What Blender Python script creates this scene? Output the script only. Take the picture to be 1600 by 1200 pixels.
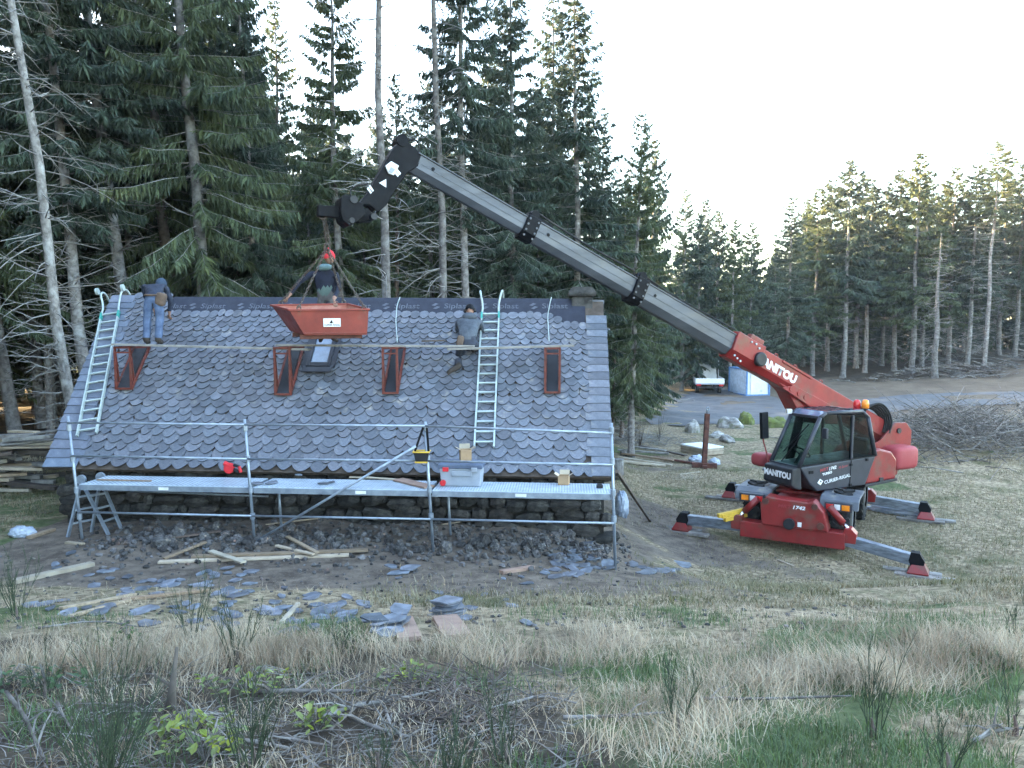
import bpy, bmesh, math, random
import numpy as np
from mathutils import Vector, Matrix, noise
R = math.radians
scene = bpy.context.scene
for o in list(bpy.data.objects): bpy.data.objects.remove(o)

# ---------------------------------------------------------------- camera, sky, sun, exposure
CAM = Vector((0, 0, 3.8)); PITCH = math.atan(90 / 1200); F = 1200.0
cam_data = bpy.data.cameras.new('camera'); cam = bpy.data.objects.new('camera', cam_data)
scene.collection.objects.link(cam); scene.camera = cam
cam.location = CAM; cam.rotation_euler = (math.pi / 2 - PITCH, 0, 0)
cam_data.sensor_width = 36.0; cam_data.lens = 36.0 * F / 1600.0
cam_data.clip_start = 0.1; cam_data.clip_end = 3000
SUN_EL, SUN_AZ = 12.0, -72.0          # azimuth measured from the view direction (+Y) towards +X
world = bpy.data.worlds.new('World'); scene.world = world; world.use_nodes = True
wn = world.node_tree.nodes; wl = world.node_tree.links
bg = wn['Background']; skytex = wn.new('ShaderNodeTexSky'); skytex.sky_type = 'NISHITA'
skytex.sun_disc = False; skytex.sun_elevation = R(SUN_EL); skytex.sun_rotation = R(SUN_AZ)
skytex.air_density = 1.0; skytex.dust_density = 1.6; skytex.ozone_density = 0.6
wl.new(skytex.outputs[0], bg.inputs['Color']); bg.inputs['Strength'].default_value = 0.15
sun_data = bpy.data.lights.new('sun', 'SUN'); sun = bpy.data.objects.new('sun', sun_data)
scene.collection.objects.link(sun)
sun_data.energy = 5.0; sun_data.angle = R(0.6); sun_data.color = (1.0, 0.72, 0.36)
sd = Vector((math.sin(R(SUN_AZ)) * math.cos(R(SUN_EL)), math.cos(R(SUN_AZ)) * math.cos(R(SUN_EL)), math.sin(R(SUN_EL))))
sun.rotation_euler = (-sd).to_track_quat('-Z', 'Y').to_euler(); sun.location = sd * 60
vs = scene.view_settings
scene.display_settings.display_device = 'sRGB'
vs.view_transform = 'Standard'; vs.look = 'None'; vs.gamma = 1.0; vs.use_curve_mapping = False
vs.exposure = 3.72
cy = scene.cycles
cy.use_denoising = True; cy.max_bounces = 4; cy.diffuse_bounces = 2; cy.glossy_bounces = 3
cy.transmission_bounces = 4; cy.transparent_max_bounces = 6; cy.volume_bounces = 0
cy.use_light_tree = False; cy.use_adaptive_sampling = True; cy.adaptive_threshold = 0.025; cy.caustics_reflective = False; cy.caustics_refractive = False; cy.sample_clamp_indirect = 6

# ---------------------------------------------------------------- helpers
COL = scene.collection
Z = Vector((0, 0, 1))
def ray(px, py):
    x, y = (px - 800) / F, -(py - 600) / F
    cp, sp = math.cos(PITCH), math.sin(PITCH)
    return Vector((x, cp + y * sp, -sp + y * cp))
def at(px, py, Y):
    "point of the place seen at photo pixel (px,py) at distance Y in front of the camera"
    d = ray(px, py); return CAM + d * (Y / d.y)
def proj(p):
    q = Vector(p) - CAM; cp, sp = math.cos(PITCH), math.sin(PITCH)
    dep = q.y * cp - q.z * sp; up = q.y * sp + q.z * cp
    return 800 + F * q.x / dep, 600 - F * up / dep
def lerp(a, b, t): return a + (b - a) * t
def sm(a, b, x):
    t = max(0.0, min(1.0, (x - a) / (b - a))); return t * t * (3 - 2 * t)

class MB:
    "collects shapes; build() links them as one mesh object"
    def __init__(s): s.v = []; s.f = []
    def add(s, vs, fs, T=None):
        o = len(s.v)
        s.v += [tuple(T @ Vector(v)) for v in vs] if T is not None else [tuple(v) for v in vs]
        s.f += [tuple(i + o for i in f) for f in fs]; return s
    def box(s, c, d, T=None):
        x, y, z = (k / 2 for k in d); c = Vector(c)
        vs = [c + Vector((i * x, j * y, k * z)) for k in (-1, 1) for j in (-1, 1) for i in (-1, 1)]
        return s.add(vs, [(0, 2, 3, 1), (4, 5, 7, 6), (0, 1, 5, 4), (2, 6, 7, 3), (0, 4, 6, 2), (1, 3, 7, 5)], T)
    def bar(s, a, b, w, h, up=Z, ext=0.0):
        a, b = Vector(a), Vector(b); d = (b - a).normalized(); a = a - d * ext; b = b + d * ext
        x = d.cross(Vector(up))
        if x.length < 1e-4: x = d.cross(Vector((0, 1, 0)))
        x.normalize(); y = x.cross(d).normalized()
        vs = [p + x * (i * w / 2) + y * (j * h / 2) for p in (a, b) for i, j in ((-1, -1), (1, -1), (1, 1), (-1, 1))]
        return s.add(vs, [(0, 1, 2, 3), (7, 6, 5, 4), (0, 4, 5, 1), (1, 5, 6, 2), (2, 6, 7, 3), (3, 7, 4, 0)])
    def tube(s, pts, r, n=8, caps=True, T=None):
        pts = [Vector(p) for p in pts]; m = len(pts)
        rs = r if isinstance(r, (list, tuple)) else [r] * m
        vs = []; px = None
        for i, p in enumerate(pts):
            d = (pts[min(i + 1, m - 1)] - pts[max(i - 1, 0)])
            d = d.normalized() if d.length > 1e-9 else Z.copy()
            if px is None:
                px = d.cross(Vector((0.31, 0.2, 0.93)))
                if px.length < 1e-3: px = d.cross(Vector((1, 0, 0)))
            px = (px - d * px.dot(d))
            if px.length < 1e-6: px = d.orthogonal()
            px.normalize(); py = d.cross(px)
            for k in range(n):
                a = 2 * math.pi * k / n; vs.append(p + (px * math.cos(a) + py * math.sin(a)) * rs[i])
        fs = [(i * n + k, i * n + (k + 1) % n, (i + 1) * n + (k + 1) % n, (i + 1) * n + k) for i in range(m - 1) for k in range(n)]
        if caps: fs += [tuple(range(n - 1, -1, -1)), tuple(range((m - 1) * n, m * n))]
        return s.add(vs, fs, T)
    def prism(s, poly, a, b, T=None):
        "polygon (x,y) extruded from a to b along z"
        n = len(poly)
        vs = [(x, y, a) for x, y in poly] + [(x, y, b) for x, y in poly]
        fs = [tuple(range(n - 1, -1, -1)), tuple(range(n, 2 * n))] + [(i, (i + 1) % n, n + (i + 1) % n, n + i) for i in range(n)]
        return s.add(vs, fs, T)
    def loft(s, rings, caps=True, T=None):
        n = len(rings[0]); vs = [v for r in rings for v in r]; m = len(rings)
        fs = [(i * n + k, i * n + (k + 1) % n, (i + 1) * n + (k + 1) % n, (i + 1) * n + k) for i in range(m - 1) for k in range(n)]
        if caps: fs += [tuple(range(n - 1, -1, -1)), tuple(range((m - 1) * n, m * n))]
        return s.add(vs, fs, T)
    def ball(s, c, d, nu=12, nv=8, fn=None, T=None):
        c = Vector(c); rings = []
        for j in range(1, nv):
            th = math.pi * j / nv; ring = []
            for i in range(nu):
                a = 2 * math.pi * i / nu; q = Vector((math.sin(th) * math.cos(a), math.sin(th) * math.sin(a), -math.cos(th)))
                k = fn(q) if fn else 1.0
                ring.append(c + Vector((q.x * d[0], q.y * d[1], q.z * d[2])) * (0.5 * k))
            rings.append(ring)
        vs = [v for r in rings for v in r]; n = nu; m = len(rings)
        b, t = len(vs), len(vs) + 1
        vs += [c - Vector((0, 0, d[2] / 2 * (fn(Vector((0, 0, -1))) if fn else 1))), c + Vector((0, 0, d[2] / 2 * (fn(Z) if fn else 1)))]
        fs = [(i * n + k, i * n + (k + 1) % n, (i + 1) * n + (k + 1) % n, (i + 1) * n + k) for i in range(m - 1) for k in range(n)]
        fs += [(b, (k + 1) % n, k) for k in range(n)] + [(t, (m - 1) * n + k, (m - 1) * n + (k + 1) % n) for k in range(n)]
        return s.add(vs, fs, T)
    def mesh(s, name, mat=None, smooth=False):
        me = bpy.data.meshes.new(name); me.from_pydata(s.v, [], s.f); me.update()
        if mat is not None: me.materials.append(mat)
        if smooth: me.polygons.foreach_set('use_smooth', [True] * len(me.polygons))
        return me
    def build(s, name, mat, parent=None, smooth=False, bevel=0.0, fix=False):
        me = s.mesh(name, mat, smooth)
        if fix:
            bm = bmesh.new(); bm.from_mesh(me); bmesh.ops.recalc_face_normals(bm, faces=bm.faces); bm.to_mesh(me); bm.free()
        return obj(name, me, parent, bevel)

def obj(name, me, parent=None, bevel=0.0):
    o = bpy.data.objects.new(name, me); COL.objects.link(o)
    if parent is not None:
        o.parent = parent
        if parent.parent is None and parent.type == 'EMPTY':
            o.matrix_parent_inverse = parent.matrix_basis.inverted()
    if bevel:
        b = o.modifiers.new('bevel', 'BEVEL'); b.width = bevel; b.segments = 2; b.limit_method = 'ANGLE'; b.angle_limit = R(40)
    return o
def tag(o, label=None, cat=None, group=None, kind=None):
    if label: o['label'] = label
    if cat: o['category'] = cat
    if group: o['group'] = group
    if kind: o['kind'] = kind
    return o
def thing(name, label, cat, loc, group=None):
    o = bpy.data.objects.new(name, None); COL.objects.link(o); o.location = loc; o.empty_display_size = 0.2
    return tag(o, label, cat, group)
def evaluate(t):
    "mesh of an object with its modifiers, worked out in a scratch scene"
    sc = bpy.data.scenes.new('scratch'); sc.collection.objects.link(t)
    sc.view_layers[0].update(); dg = sc.view_layers[0].depsgraph
    me = bpy.data.meshes.new_from_object(t.evaluated_get(dg))
    bpy.data.objects.remove(t); bpy.data.scenes.remove(sc); return me
def text_mesh(body, size, T, mat, name, parent, bold=0.0, shear=0.0, sx=1.0):
    "flat print: real letters laid on the surface; T maps (x right, y up, z out) to the place"
    cu = bpy.data.curves.new(name, 'FONT'); cu.body = body; cu.size = size; cu.align_x = 'CENTER'; cu.align_y = 'CENTER'
    cu.offset = bold; cu.shear = shear; cu.resolution_u = 3
    t = bpy.data.objects.new(name, cu); me = evaluate(t)
    me.transform(T @ Matrix.Diagonal((sx, 1, 1, 1))); me.materials.clear(); me.materials.append(mat)
    return obj(name, me, parent)
def frame(o, x, y):
    "matrix with origin o, x and y axes as given (z = x cross y)"
    x = Vector(x).normalized(); z = x.cross(Vector(y)).normalized(); y = z.cross(x)
    M = Matrix((x, y, z)).transposed().to_4x4(); M.translation = Vector(o); return M
def chaikin(p, k=2):
    for _ in range(k):
        q = [p[0]]
        for a, b in zip(p, p[1:]): q += [lerp(Vector(a), Vector(b), .25), lerp(Vector(a), Vector(b), .75)]
        p = q + [p[-1]]
    return p

# ---------------------------------------------------------------- materials (procedural)
def mat(name, c, rough=0.7, metal=0.0, c2=None, scale=4.0, detail=3.0, bump=0.0, bscale=30.0, island=0.0, objrnd=0.0, spec=0.4,
        c3=None, s3=1.5, t3=(0.55, 0.7), trans=0.0, coat=0.0, stretch=None, emit=None):
    m = bpy.data.materials.new(name); m.use_nodes = True; nt = m.node_tree; N = nt.nodes; L = nt.links
    b = N['Principled BSDF']; b.inputs['Roughness'].default_value = rough; b.inputs['Metallic'].default_value = metal
    b.inputs['Specular IOR Level'].default_value = spec; b.inputs['Coat Weight'].default_value = coat
    tc = N.new('ShaderNodeTexCoord'); vec = tc.outputs['Object']
    if stretch:
        mp = N.new('ShaderNodeMapping'); mp.inputs['Scale'].default_value = stretch; L.new(vec, mp.inputs[0]); vec = mp.outputs[0]
    def nz(sc, det=detail):
        n = N.new('ShaderNodeTexNoise'); n.inputs['Scale'].default_value = sc; n.inputs['Detail'].default_value = det
        n.inputs['Roughness'].default_value = 0.62; L.new(vec, n.inputs['Vector']); return n.outputs['Fac']
    def mix(fac, a, bb):
        x = N.new('ShaderNodeMix'); x.data_type = 'RGBA'
        if isinstance(fac, float): x.inputs[0].default_value = fac
        else: L.new(fac, x.inputs[0])
        for s, v in ((x.inputs[6], a), (x.inputs[7], bb)):
            if isinstance(v, tuple): s.default_value = (*v, 1)
            else: L.new(v, s)
        return x.outputs[2]
    def rng(v, a, bb, lo=0.0, hi=1.0):
        r = N.new('ShaderNodeMapRange'); r.inputs[1].default_value = a; r.inputs[2].default_value = bb
        r.inputs[3].default_value = lo; r.inputs[4].default_value = hi; L.new(v, r.inputs[0]); return r.outputs[0]
    if c2 is None: c2 = tuple(k * 0.72 for k in c)
    colr = mix(rng(nz(scale), 0.36, 0.64), tuple(c2), tuple(c))
    if c3 is not None: colr = mix(rng(nz(s3), *t3), colr, tuple(c3))
    if island or objrnd:
        g = N.new('ShaderNodeNewGeometry'); oi = N.new('ShaderNodeObjectInfo')
        ad = N.new('ShaderNodeMath'); ad.operation = 'ADD'
        L.new(g.outputs['Random Per Island'], ad.inputs[0]); L.new(oi.outputs['Random'], ad.inputs[1])
        fr = N.new('ShaderNodeMath'); fr.operation = 'FRACT'; L.new(ad.outputs[0], fr.inputs[0])
        k = island or objrnd
        hsv = N.new('ShaderNodeHueSaturation'); L.new(colr, hsv.inputs['Color'])
        L.new(rng(fr.outputs[0], 0, 1, 1 - k, 1 + k), hsv.inputs['Value'])
        wn_ = N.new('ShaderNodeTexWhiteNoise'); wn_.noise_dimensions = '1D'; L.new(fr.outputs[0], wn_.inputs['W'])
        L.new(rng(wn_.outputs['Value'], 0, 1, 0.5 - 0.05 * k, 0.5 + 0.05 * k), hsv.inputs['Hue'])
        L.new(rng(wn_.outputs['Value'], 0, 1, 1 + 0.5 * k, 1 - 0.8 * k), hsv.inputs['Saturation'])
        colr = hsv.outputs['Color']
    L.new(colr, b.inputs['Base Color'])
    if bump:
        bp = N.new('ShaderNodeBump'); bp.inputs['Strength'].default_value = bump; bp.inputs['Distance'].default_value = 0.02
        L.new(nz(bscale, 3), bp.inputs['Height']); L.new(bp.outputs[0], b.inputs['Normal'])
    if rough < 0.9:
        L.new(rng(nz(scale * 2.3), 0.3, 0.7, max(0.03, rough - 0.12), min(1, rough + 0.12)), b.inputs['Roughness'])
    if trans:
        tr = N.new('ShaderNodeBsdfTranslucent'); L.new(colr, tr.inputs[0])
        ms = N.new('ShaderNodeMixShader'); ms.inputs[0].default_value = trans
        L.new(b.outputs[0], ms.inputs[1]); L.new(tr.outputs[0], ms.inputs[2]); L.new(ms.outputs[0], N['Material Output'].inputs[0])
    return m
M = {}
M['slate'] = mat('slate', (0.142, 0.153, 0.186), 0.5, c2=(0.098, 0.107, 0.133), scale=7, bump=0.35, bscale=22, island=0.26, c3=(0.27, 0.25, 0.225), s3=4.5, t3=(0.58, 0.76))
M['slate_edge_shade'] = mat('slate_edge_shade', (0.022, 0.024, 0.030), 0.85, scale=9)  # broken edge, near-black to paint the shadow line under each slate
M['plank_grey'] = mat('grey_plank', (0.30, 0.285, 0.265), 0.8, c2=(0.21, 0.195, 0.175), scale=4, bump=0.25)
M['slate_verge'] = mat('slate_verge', (0.155, 0.18, 0.24), 0.5, c2=(0.11, 0.13, 0.178), scale=5, bump=0.3, bscale=18, island=0.22, c3=(0.3, 0.31, 0.33), s3=6, t3=(0.6, 0.8))
M['slate_loose'] = mat('slate_loose', (0.165, 0.180, 0.215), 0.55, c2=(0.075, 0.083, 0.10), scale=6, bump=0.3, bscale=20, island=0.4, objrnd=0.4)
M['membrane'] = mat('membrane', (0.028, 0.032, 0.052), 0.65, c2=(0.020, 0.023, 0.038), scale=2.5, bump=0.25, bscale=4)
M['print_grey'] = mat('print_grey', (0.13, 0.14, 0.175), 0.7, c2=(0.08, 0.088, 0.115), scale=9)
M['stone'] = mat('stone', (0.055, 0.049, 0.044), 0.95, c2=(0.02, 0.019, 0.018), scale=5, bump=0.8, bscale=14, island=0.4, objrnd=0.4, c3=(0.085, 0.08, 0.065), s3=3)
M['mortar'] = mat('mortar', (0.03, 0.027, 0.024), 0.95, bump=0.8, bscale=18)
M['rubble'] = mat('rubble', (0.125, 0.117, 0.115), 0.9, c2=(0.04, 0.038, 0.037), scale=5, bump=0.6, bscale=12, island=0.55, objrnd=0.5, c3=(0.28, 0.2, 0.14), s3=2.2, t3=(0.6, 0.75))
M['boulder'] = mat('boulder', (0.42, 0.41, 0.39), 0.9, c2=(0.2, 0.19, 0.175), scale=3, bump=0.8, bscale=9, c3=(0.13, 0.15, 0.06), s3=1.6, t3=(0.55, 0.7))
M['moss_rock'] = mat('moss_rock', (0.16, 0.19, 0.05), 0.95, c2=(0.10, 0.11, 0.05), scale=4, bump=0.8, bscale=16)
M['chimney'] = mat('chimney', (0.085, 0.082, 0.08), 0.95, c2=(0.03, 0.029, 0.028), scale=5, bump=0.6, bscale=12, c3=(0.2, 0.2, 0.19), s3=4, t3=(0.64, 0.78))
M['galv'] = mat('galv', (0.34, 0.39, 0.46), 0.42, 0.5, c2=(0.23, 0.27, 0.33), scale=6, bump=0.05)
M['deck'] = mat('deck', (0.58, 0.66, 0.74), 0.5, 0.25, c2=(0.42, 0.49, 0.56), scale=3, bump=0.12, bscale=60)
M['alu'] = mat('alu', (0.46, 0.53, 0.53), 0.42, 0.2, c2=(0.34, 0.40, 0.40), scale=8)
M['teal'] = mat('teal', (0.05, 0.36, 0.31), 0.6)
M['rubber'] = mat('rubber', (0.022, 0.022, 0.024), 0.85, bump=0.2, bscale=40, c3=(0.09, 0.075, 0.06), s3=4, t3=(0.55, 0.8))
M['black'] = mat('black_paint', (0.007, 0.008, 0.011), 0.6, c2=(0.005, 0.005, 0.007), scale=5, spec=0.15)
M['black_plastic'] = mat('black_plastic', (0.018, 0.019, 0.025), 0.5, c2=(0.012, 0.013, 0.017), scale=4)
M['dark_grey'] = mat('dark_grey_paint', (0.036, 0.038, 0.05), 0.4, c2=(0.026, 0.028, 0.038), scale=3)
M['fender'] = mat('fender_grey', (0.115, 0.125, 0.15), 0.55, c2=(0.08, 0.088, 0.105), scale=3, c3=(0.2, 0.19, 0.17), s3=3)
M['red'] = mat('red_paint', (0.25, 0.022, 0.022), 0.4, c2=(0.19, 0.018, 0.018), scale=2.2, bump=0.03, c3=(0.14, 0.055, 0.042), s3=2.4, t3=(0.52, 0.72), coat=0.1)
M['pink_red'] = mat('faded_red_plastic', (0.34, 0.052, 0.06), 0.6, c2=(0.28, 0.04, 0.046), scale=1.5)
M['bracket'] = mat('bracket_orange', (0.165, 0.038, 0.026), 0.6, c2=(0.10, 0.024, 0.018), scale=9, c3=(0.10, 0.05, 0.035), s3=7)
M['skip'] = mat('skip_orange', (0.25, 0.045, 0.032), 0.5, c2=(0.185, 0.034, 0.026), scale=3, bump=0.08, bscale=8, c3=(0.2, 0.075, 0.05), s3=4, t3=(0.6, 0.8))
M['skip_in'] = mat('skip_inside', (0.42, 0.20, 0.16), 0.7, c2=(0.34, 0.11, 0.08), scale=5)
M['boom_grey'] = mat('boom_steel', (0.092, 0.10, 0.122), 0.4, 0.15, c2=(0.058, 0.064, 0.08), scale=1.6, c3=(0.045, 0.048, 0.058), s3=2.5, t3=(0.58, 0.75), stretch=(0.4, 0.4, 1.5))
M['boom_dark'] = mat('boom_underside', (0.085, 0.092, 0.115), 0.45, 0.3)
M['steel_beam'] = mat('worn_steel_beam', (0.24, 0.27, 0.32), 0.42, 0.5, c2=(0.12, 0.135, 0.16), scale=4, stretch=(1, 1, 4))
M['chrome'] = mat('chrome', (0.7, 0.72, 0.75), 0.15, 1.0)
M['rust'] = mat('rust', (0.13, 0.05, 0.035), 0.85, c2=(0.065, 0.028, 0.024), scale=6, bump=0.3)
M['chain'] = mat('chain_rust', (0.10, 0.06, 0.05), 0.6, 0.4, c2=(0.16, 0.15, 0.14), scale=12)
M['white'] = mat('white_paint', (0.78, 0.79, 0.80), 0.5, c2=(0.68, 0.69, 0.7), scale=3)
M['white_print'] = mat('white_print', (0.75, 0.76, 0.78), 0.6)
M['blue_trim'] = mat('blue_trim', (0.14, 0.30, 0.60), 0.5)
M['cabin_side'] = mat('cabin_side', (0.50, 0.60, 0.72), 0.5)
M['yellow'] = mat('yellow_wood', (0.72, 0.47, 0.06), 0.6, c2=(0.55, 0.33, 0.04), scale=6)
M['wood'] = mat('sawn_wood', (0.33, 0.25, 0.17), 0.75, c2=(0.22, 0.16, 0.105), scale=3, stretch=(1, 6, 6), bump=0.2, objrnd=0.25)
M['wood_pale'] = mat('pale_wood', (0.44, 0.375, 0.285), 0.75, c2=(0.31, 0.255, 0.19), scale=3, bump=0.2, objrnd=0.22)
M['wood_grey'] = mat('weathered_wood', (0.26, 0.245, 0.225), 0.85, c2=(0.12, 0.108, 0.10), scale=4, bump=0.3, objrnd=0.35)
M['wood_dark'] = mat('dark_wood', (0.11, 0.085, 0.07), 0.85, c2=(0.06, 0.048, 0.04), scale=4, bump=0.3, objrnd=0.3)
M['board_pink'] = mat('reddish_board', (0.32, 0.215, 0.165), 0.75, c2=(0.24, 0.155, 0.12), scale=5, bump=0.15)
M['card'] = mat('cardboard', (0.40, 0.27, 0.16), 0.85, c2=(0.33, 0.22, 0.13), scale=5)
M['tool_grey'] = mat('toolbox_grey', (0.33, 0.36, 0.42), 0.55, c2=(0.27, 0.30, 0.35), scale=4)
M['tool_lid'] = mat('toolbox_lid', (0.10, 0.13, 0.20), 0.5)
M['bright_red'] = mat('bright_red', (0.70, 0.03, 0.04), 0.45)
M['orange_lens'] = mat('orange_lens', (0.90, 0.27, 0.02), 0.25, coat=0.4)
M['red_lens'] = mat('red_lens', (0.60, 0.02, 0.02), 0.25, coat=0.4)
M['white_lens'] = mat('white_lens', (0.75, 0.75, 0.75), 0.2, coat=0.4)
M['blue_jacket'] = mat('navy_jacket', (0.026, 0.034, 0.060), 0.8, c2=(0.016, 0.021, 0.038), scale=9, bump=0.5, bscale=11)
M['navy'] = mat('dark_navy_fleece', (0.012, 0.015, 0.032), 0.9, c2=(0.009, 0.011, 0.022), scale=8, bump=0.4, bscale=12)
M['jeans'] = mat('jeans', (0.11, 0.155, 0.26), 0.85, c2=(0.06, 0.09, 0.165), scale=7, bump=0.5, bscale=14)
M['grey_jacket'] = mat('grey_jacket', (0.085, 0.10, 0.125), 0.8, c2=(0.05, 0.06, 0.078), scale=6, bump=0.9, bscale=9)
M['dark_trousers'] = mat('dark_trousers', (0.045, 0.052, 0.075), 0.85, c2=(0.03, 0.035, 0.05), scale=8, bump=0.4, bscale=13)
M['work_trousers'] = mat('work_trousers', (0.11, 0.105, 0.11), 0.85, c2=(0.075, 0.07, 0.075), scale=8, bump=0.4)
M['hood'] = mat('teal_grey_hood', (0.13, 0.20, 0.22), 0.9, c2=(0.09, 0.15, 0.165), scale=9)
M['hood_blue'] = mat('blue_hood', (0.035, 0.055, 0.09), 0.9)
M['khaki'] = mat('green_grey_shirt', (0.10, 0.15, 0.14), 0.9)
M['red_knit'] = mat('red_knit', (0.62, 0.035, 0.05), 0.9, bump=0.6, bscale=50)
M['skin'] = mat('skin', (0.34, 0.19, 0.14), 0.6)
M['leather'] = mat('leather_pouch', (0.14, 0.095, 0.07), 0.75, c2=(0.09, 0.06, 0.045), scale=8, bump=0.3)
M['boot'] = mat('boot', (0.05, 0.04, 0.035), 0.8)
M['hair'] = mat('hair', (0.04, 0.03, 0.025), 0.8)
M['bark'] = mat('spruce_bark', (0.21, 0.195, 0.185), 0.95, c2=(0.095, 0.085, 0.08), scale=7, bump=0.9, bscale=16, objrnd=0.3, c3=(0.29, 0.29, 0.28), s3=2.5, t3=(0.5, 0.7))
M['bark_brown'] = mat('spruce_bark_brown', (0.19, 0.14, 0.115), 0.95, c2=(0.10, 0.075, 0.065), scale=7, bump=0.9, bscale=16, objrnd=0.25)
M['twig'] = mat('dead_twig', (0.30, 0.29, 0.28), 0.95, c2=(0.17, 0.16, 0.15), scale=2)
M['needles'] = mat('spruce_needles', (0.120, 0.152, 0.074), 0.8, c2=(0.060, 0.088, 0.050), scale=0.7, island=0.35, objrnd=0.3, trans=0.28, c3=(0.12, 0.125, 0.045), s3=0.5, t3=(0.55, 0.8))
M['needles_blue'] = mat('spruce_needles_blue', (0.085, 0.118, 0.080), 0.8, c2=(0.046, 0.070, 0.056), scale=0.7, island=0.35, objrnd=0.3, trans=0.28)
M['hay'] = mat('dry_grass', (0.50, 0.405, 0.275), 0.85, c2=(0.24, 0.18, 0.115), scale=1.2, island=0.35, trans=0.15)
M['grass'] = mat('green_grass', (0.12, 0.185, 0.07), 0.8, c2=(0.075, 0.115, 0.045), scale=1.5, island=0.4, trans=0.2)
M['grass_mix'] = mat('short_grass', (0.31, 0.26, 0.165), 0.85, c2=(0.12, 0.115, 0.05), scale=0.9, island=0.4, trans=0.15)
M['broom'] = mat('broom_stems', (0.040, 0.062, 0.030), 0.75, c2=(0.03, 0.045, 0.024), scale=4, island=0.3)
M['leaf_yellow'] = mat('yellow_green_leaf', (0.22, 0.25, 0.05), 0.6, c2=(0.11, 0.16, 0.035), scale=5, island=0.35, trans=0.25)
M['leaf_green'] = mat('green_leaf', (0.06, 0.11, 0.04), 0.6, island=0.35, trans=0.25)
M['deadwood'] = mat('fallen_branch_bark', (0.24, 0.22, 0.20), 0.95, c2=(0.085, 0.072, 0.062), scale=5, island=0.4, objrnd=0.35)
M['plastic_film'] = mat('plastic_film', (0.42, 0.46, 0.52), 0.35, c2=(0.26, 0.31, 0.4), scale=4, bump=0.5, bscale=8)
M['gravel'] = mat('gravel_track', (0.125, 0.127, 0.135), 0.95, c2=(0.085, 0.086, 0.092), scale=1.2, bump=0.6, bscale=9, c3=(0.19, 0.165, 0.15), s3=0.35, t3=(0.55, 0.7))
def glass(name, tint, rough=0.05, alpha=0.55):
    m = bpy.data.materials.new(name); m.use_nodes = True; nt = m.node_tree; N = nt.nodes; L = nt.links
    g = N.new('ShaderNodeBsdfGlossy'); g.inputs[0].default_value = (0.9, 0.95, 1, 1); g.inputs[1].default_value = rough
    t = N.new('ShaderNodeBsdfTransparent'); t.inputs[0].default_value = (*tint, 1)
    fr = N.new('ShaderNodeFresnel'); fr.inputs[0].default_value = 1.5
    ms = N.new('ShaderNodeMixShader'); L.new(fr.outputs[0], ms.inputs[0]); L.new(t.outputs[0], ms.inputs[1]); L.new(g.outputs[0], ms.inputs[2])
    L.new(ms.outputs[0], N['Material Output'].inputs[0]); return m
M['glass'] = glass('cab_glass', (0.36, 0.50, 0.48))
M['pane'] = mat('skylight_pane', (0.16, 0.22, 0.32), 0.08, 0.0, spec=1.0, coat=1.0)
# ---------------------------------------------------------------- terrain
def prof(pts, x):
    if x <= pts[0][0]: return pts[0][1]
    for (a, va), (b, vb) in zip(pts, pts[1:]):
        if x <= b: return lerp(va, vb, (x - a) / (b - a))
    return pts[-1][1]
BANK = [(-30, 3.0), (-2, 2.45), (0, 2.2), (2, 1.95), (4, 1.5), (6, 1.1), (7.5, .82), (9, .5), (10.5, .2), (12, .1), (13, .1), (20, .02), (40, .1), (90, .8), (600, 2)]
def zbase(x, y):
    z = prof(BANK, y)
    fall = sm(-0.5, 5.0, x) * sm(9.2 + 0.12 * max(0, x), 15, y)
    z -= 1.22 * fall
    # beyond the machine the ground sinks towards the cabin and rises again to the forest edge
    if x > 0:
        z -= 1.25 * sm(30, 62, y) * sm(2, 14, x) * (1 - sm(60, 95, y) * .6) * (1 - 0.75 * sm(22, 50, x))
        z += 0.15 * sm(20, 40, x) * sm(45, 90, y) + 0.35 * sm(8, 16, x) * sm(18, 26, y) * (1 - sm(30, 45, y))
    z -= .22 * math.exp(-((x - 8.6) / 1.6) ** 2 - ((y - 15.6) / 1.5) ** 2)
    if y < 11: z += 0.14 * sm(3, 8, x) * sm(5, 9, y) * (1 - sm(9.5, 12, y))
    return z
def zg(x, y):
    z = zbase(x, y); p = Vector((x, y, 0))
    k = 0.35 + 0.65 * (1 - sm(9, 12, y)) + sm(16, 30, y) * .6
    z += noise.noise(p * 0.35) * 0.10 * k + noise.noise(p * 1.3 + Vector((7, 3, 1))) * 0.045 * k
    z += noise.noise(p * 4.1) * 0.016
    # spoil heap along the eaves wall
    h = sm(11.6, 12.9, y) * (1 - sm(14.4, 15.2, y)) * sm(-8.6, -6, x) * (1 - sm(1.4, 2.2, x))
    z += h * (0.10 + 0.10 * noise.noise(p * 1.1))
    return z
def gpx(px, py, lift=0.0):
    d = ray(px, py); t = 2.0; p = CAM
    while t < 400:
        q = CAM + d * t
        if q.z <= zg(q.x, q.y):
            lo, hi = t - max(.05, t * .02), t
            for _ in range(14):
                mid = (lo + hi) / 2; q = CAM + d * mid
                if q.z <= zg(q.x, q.y): hi = mid
                else: lo = mid
            q = CAM + d * hi; return Vector((q.x, q.y, zg(q.x, q.y) + lift))
        t += max(.05, t * .02)
    q = CAM + d * 150; return Vector((q.x, q.y, zg(q.x, q.y)))

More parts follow.
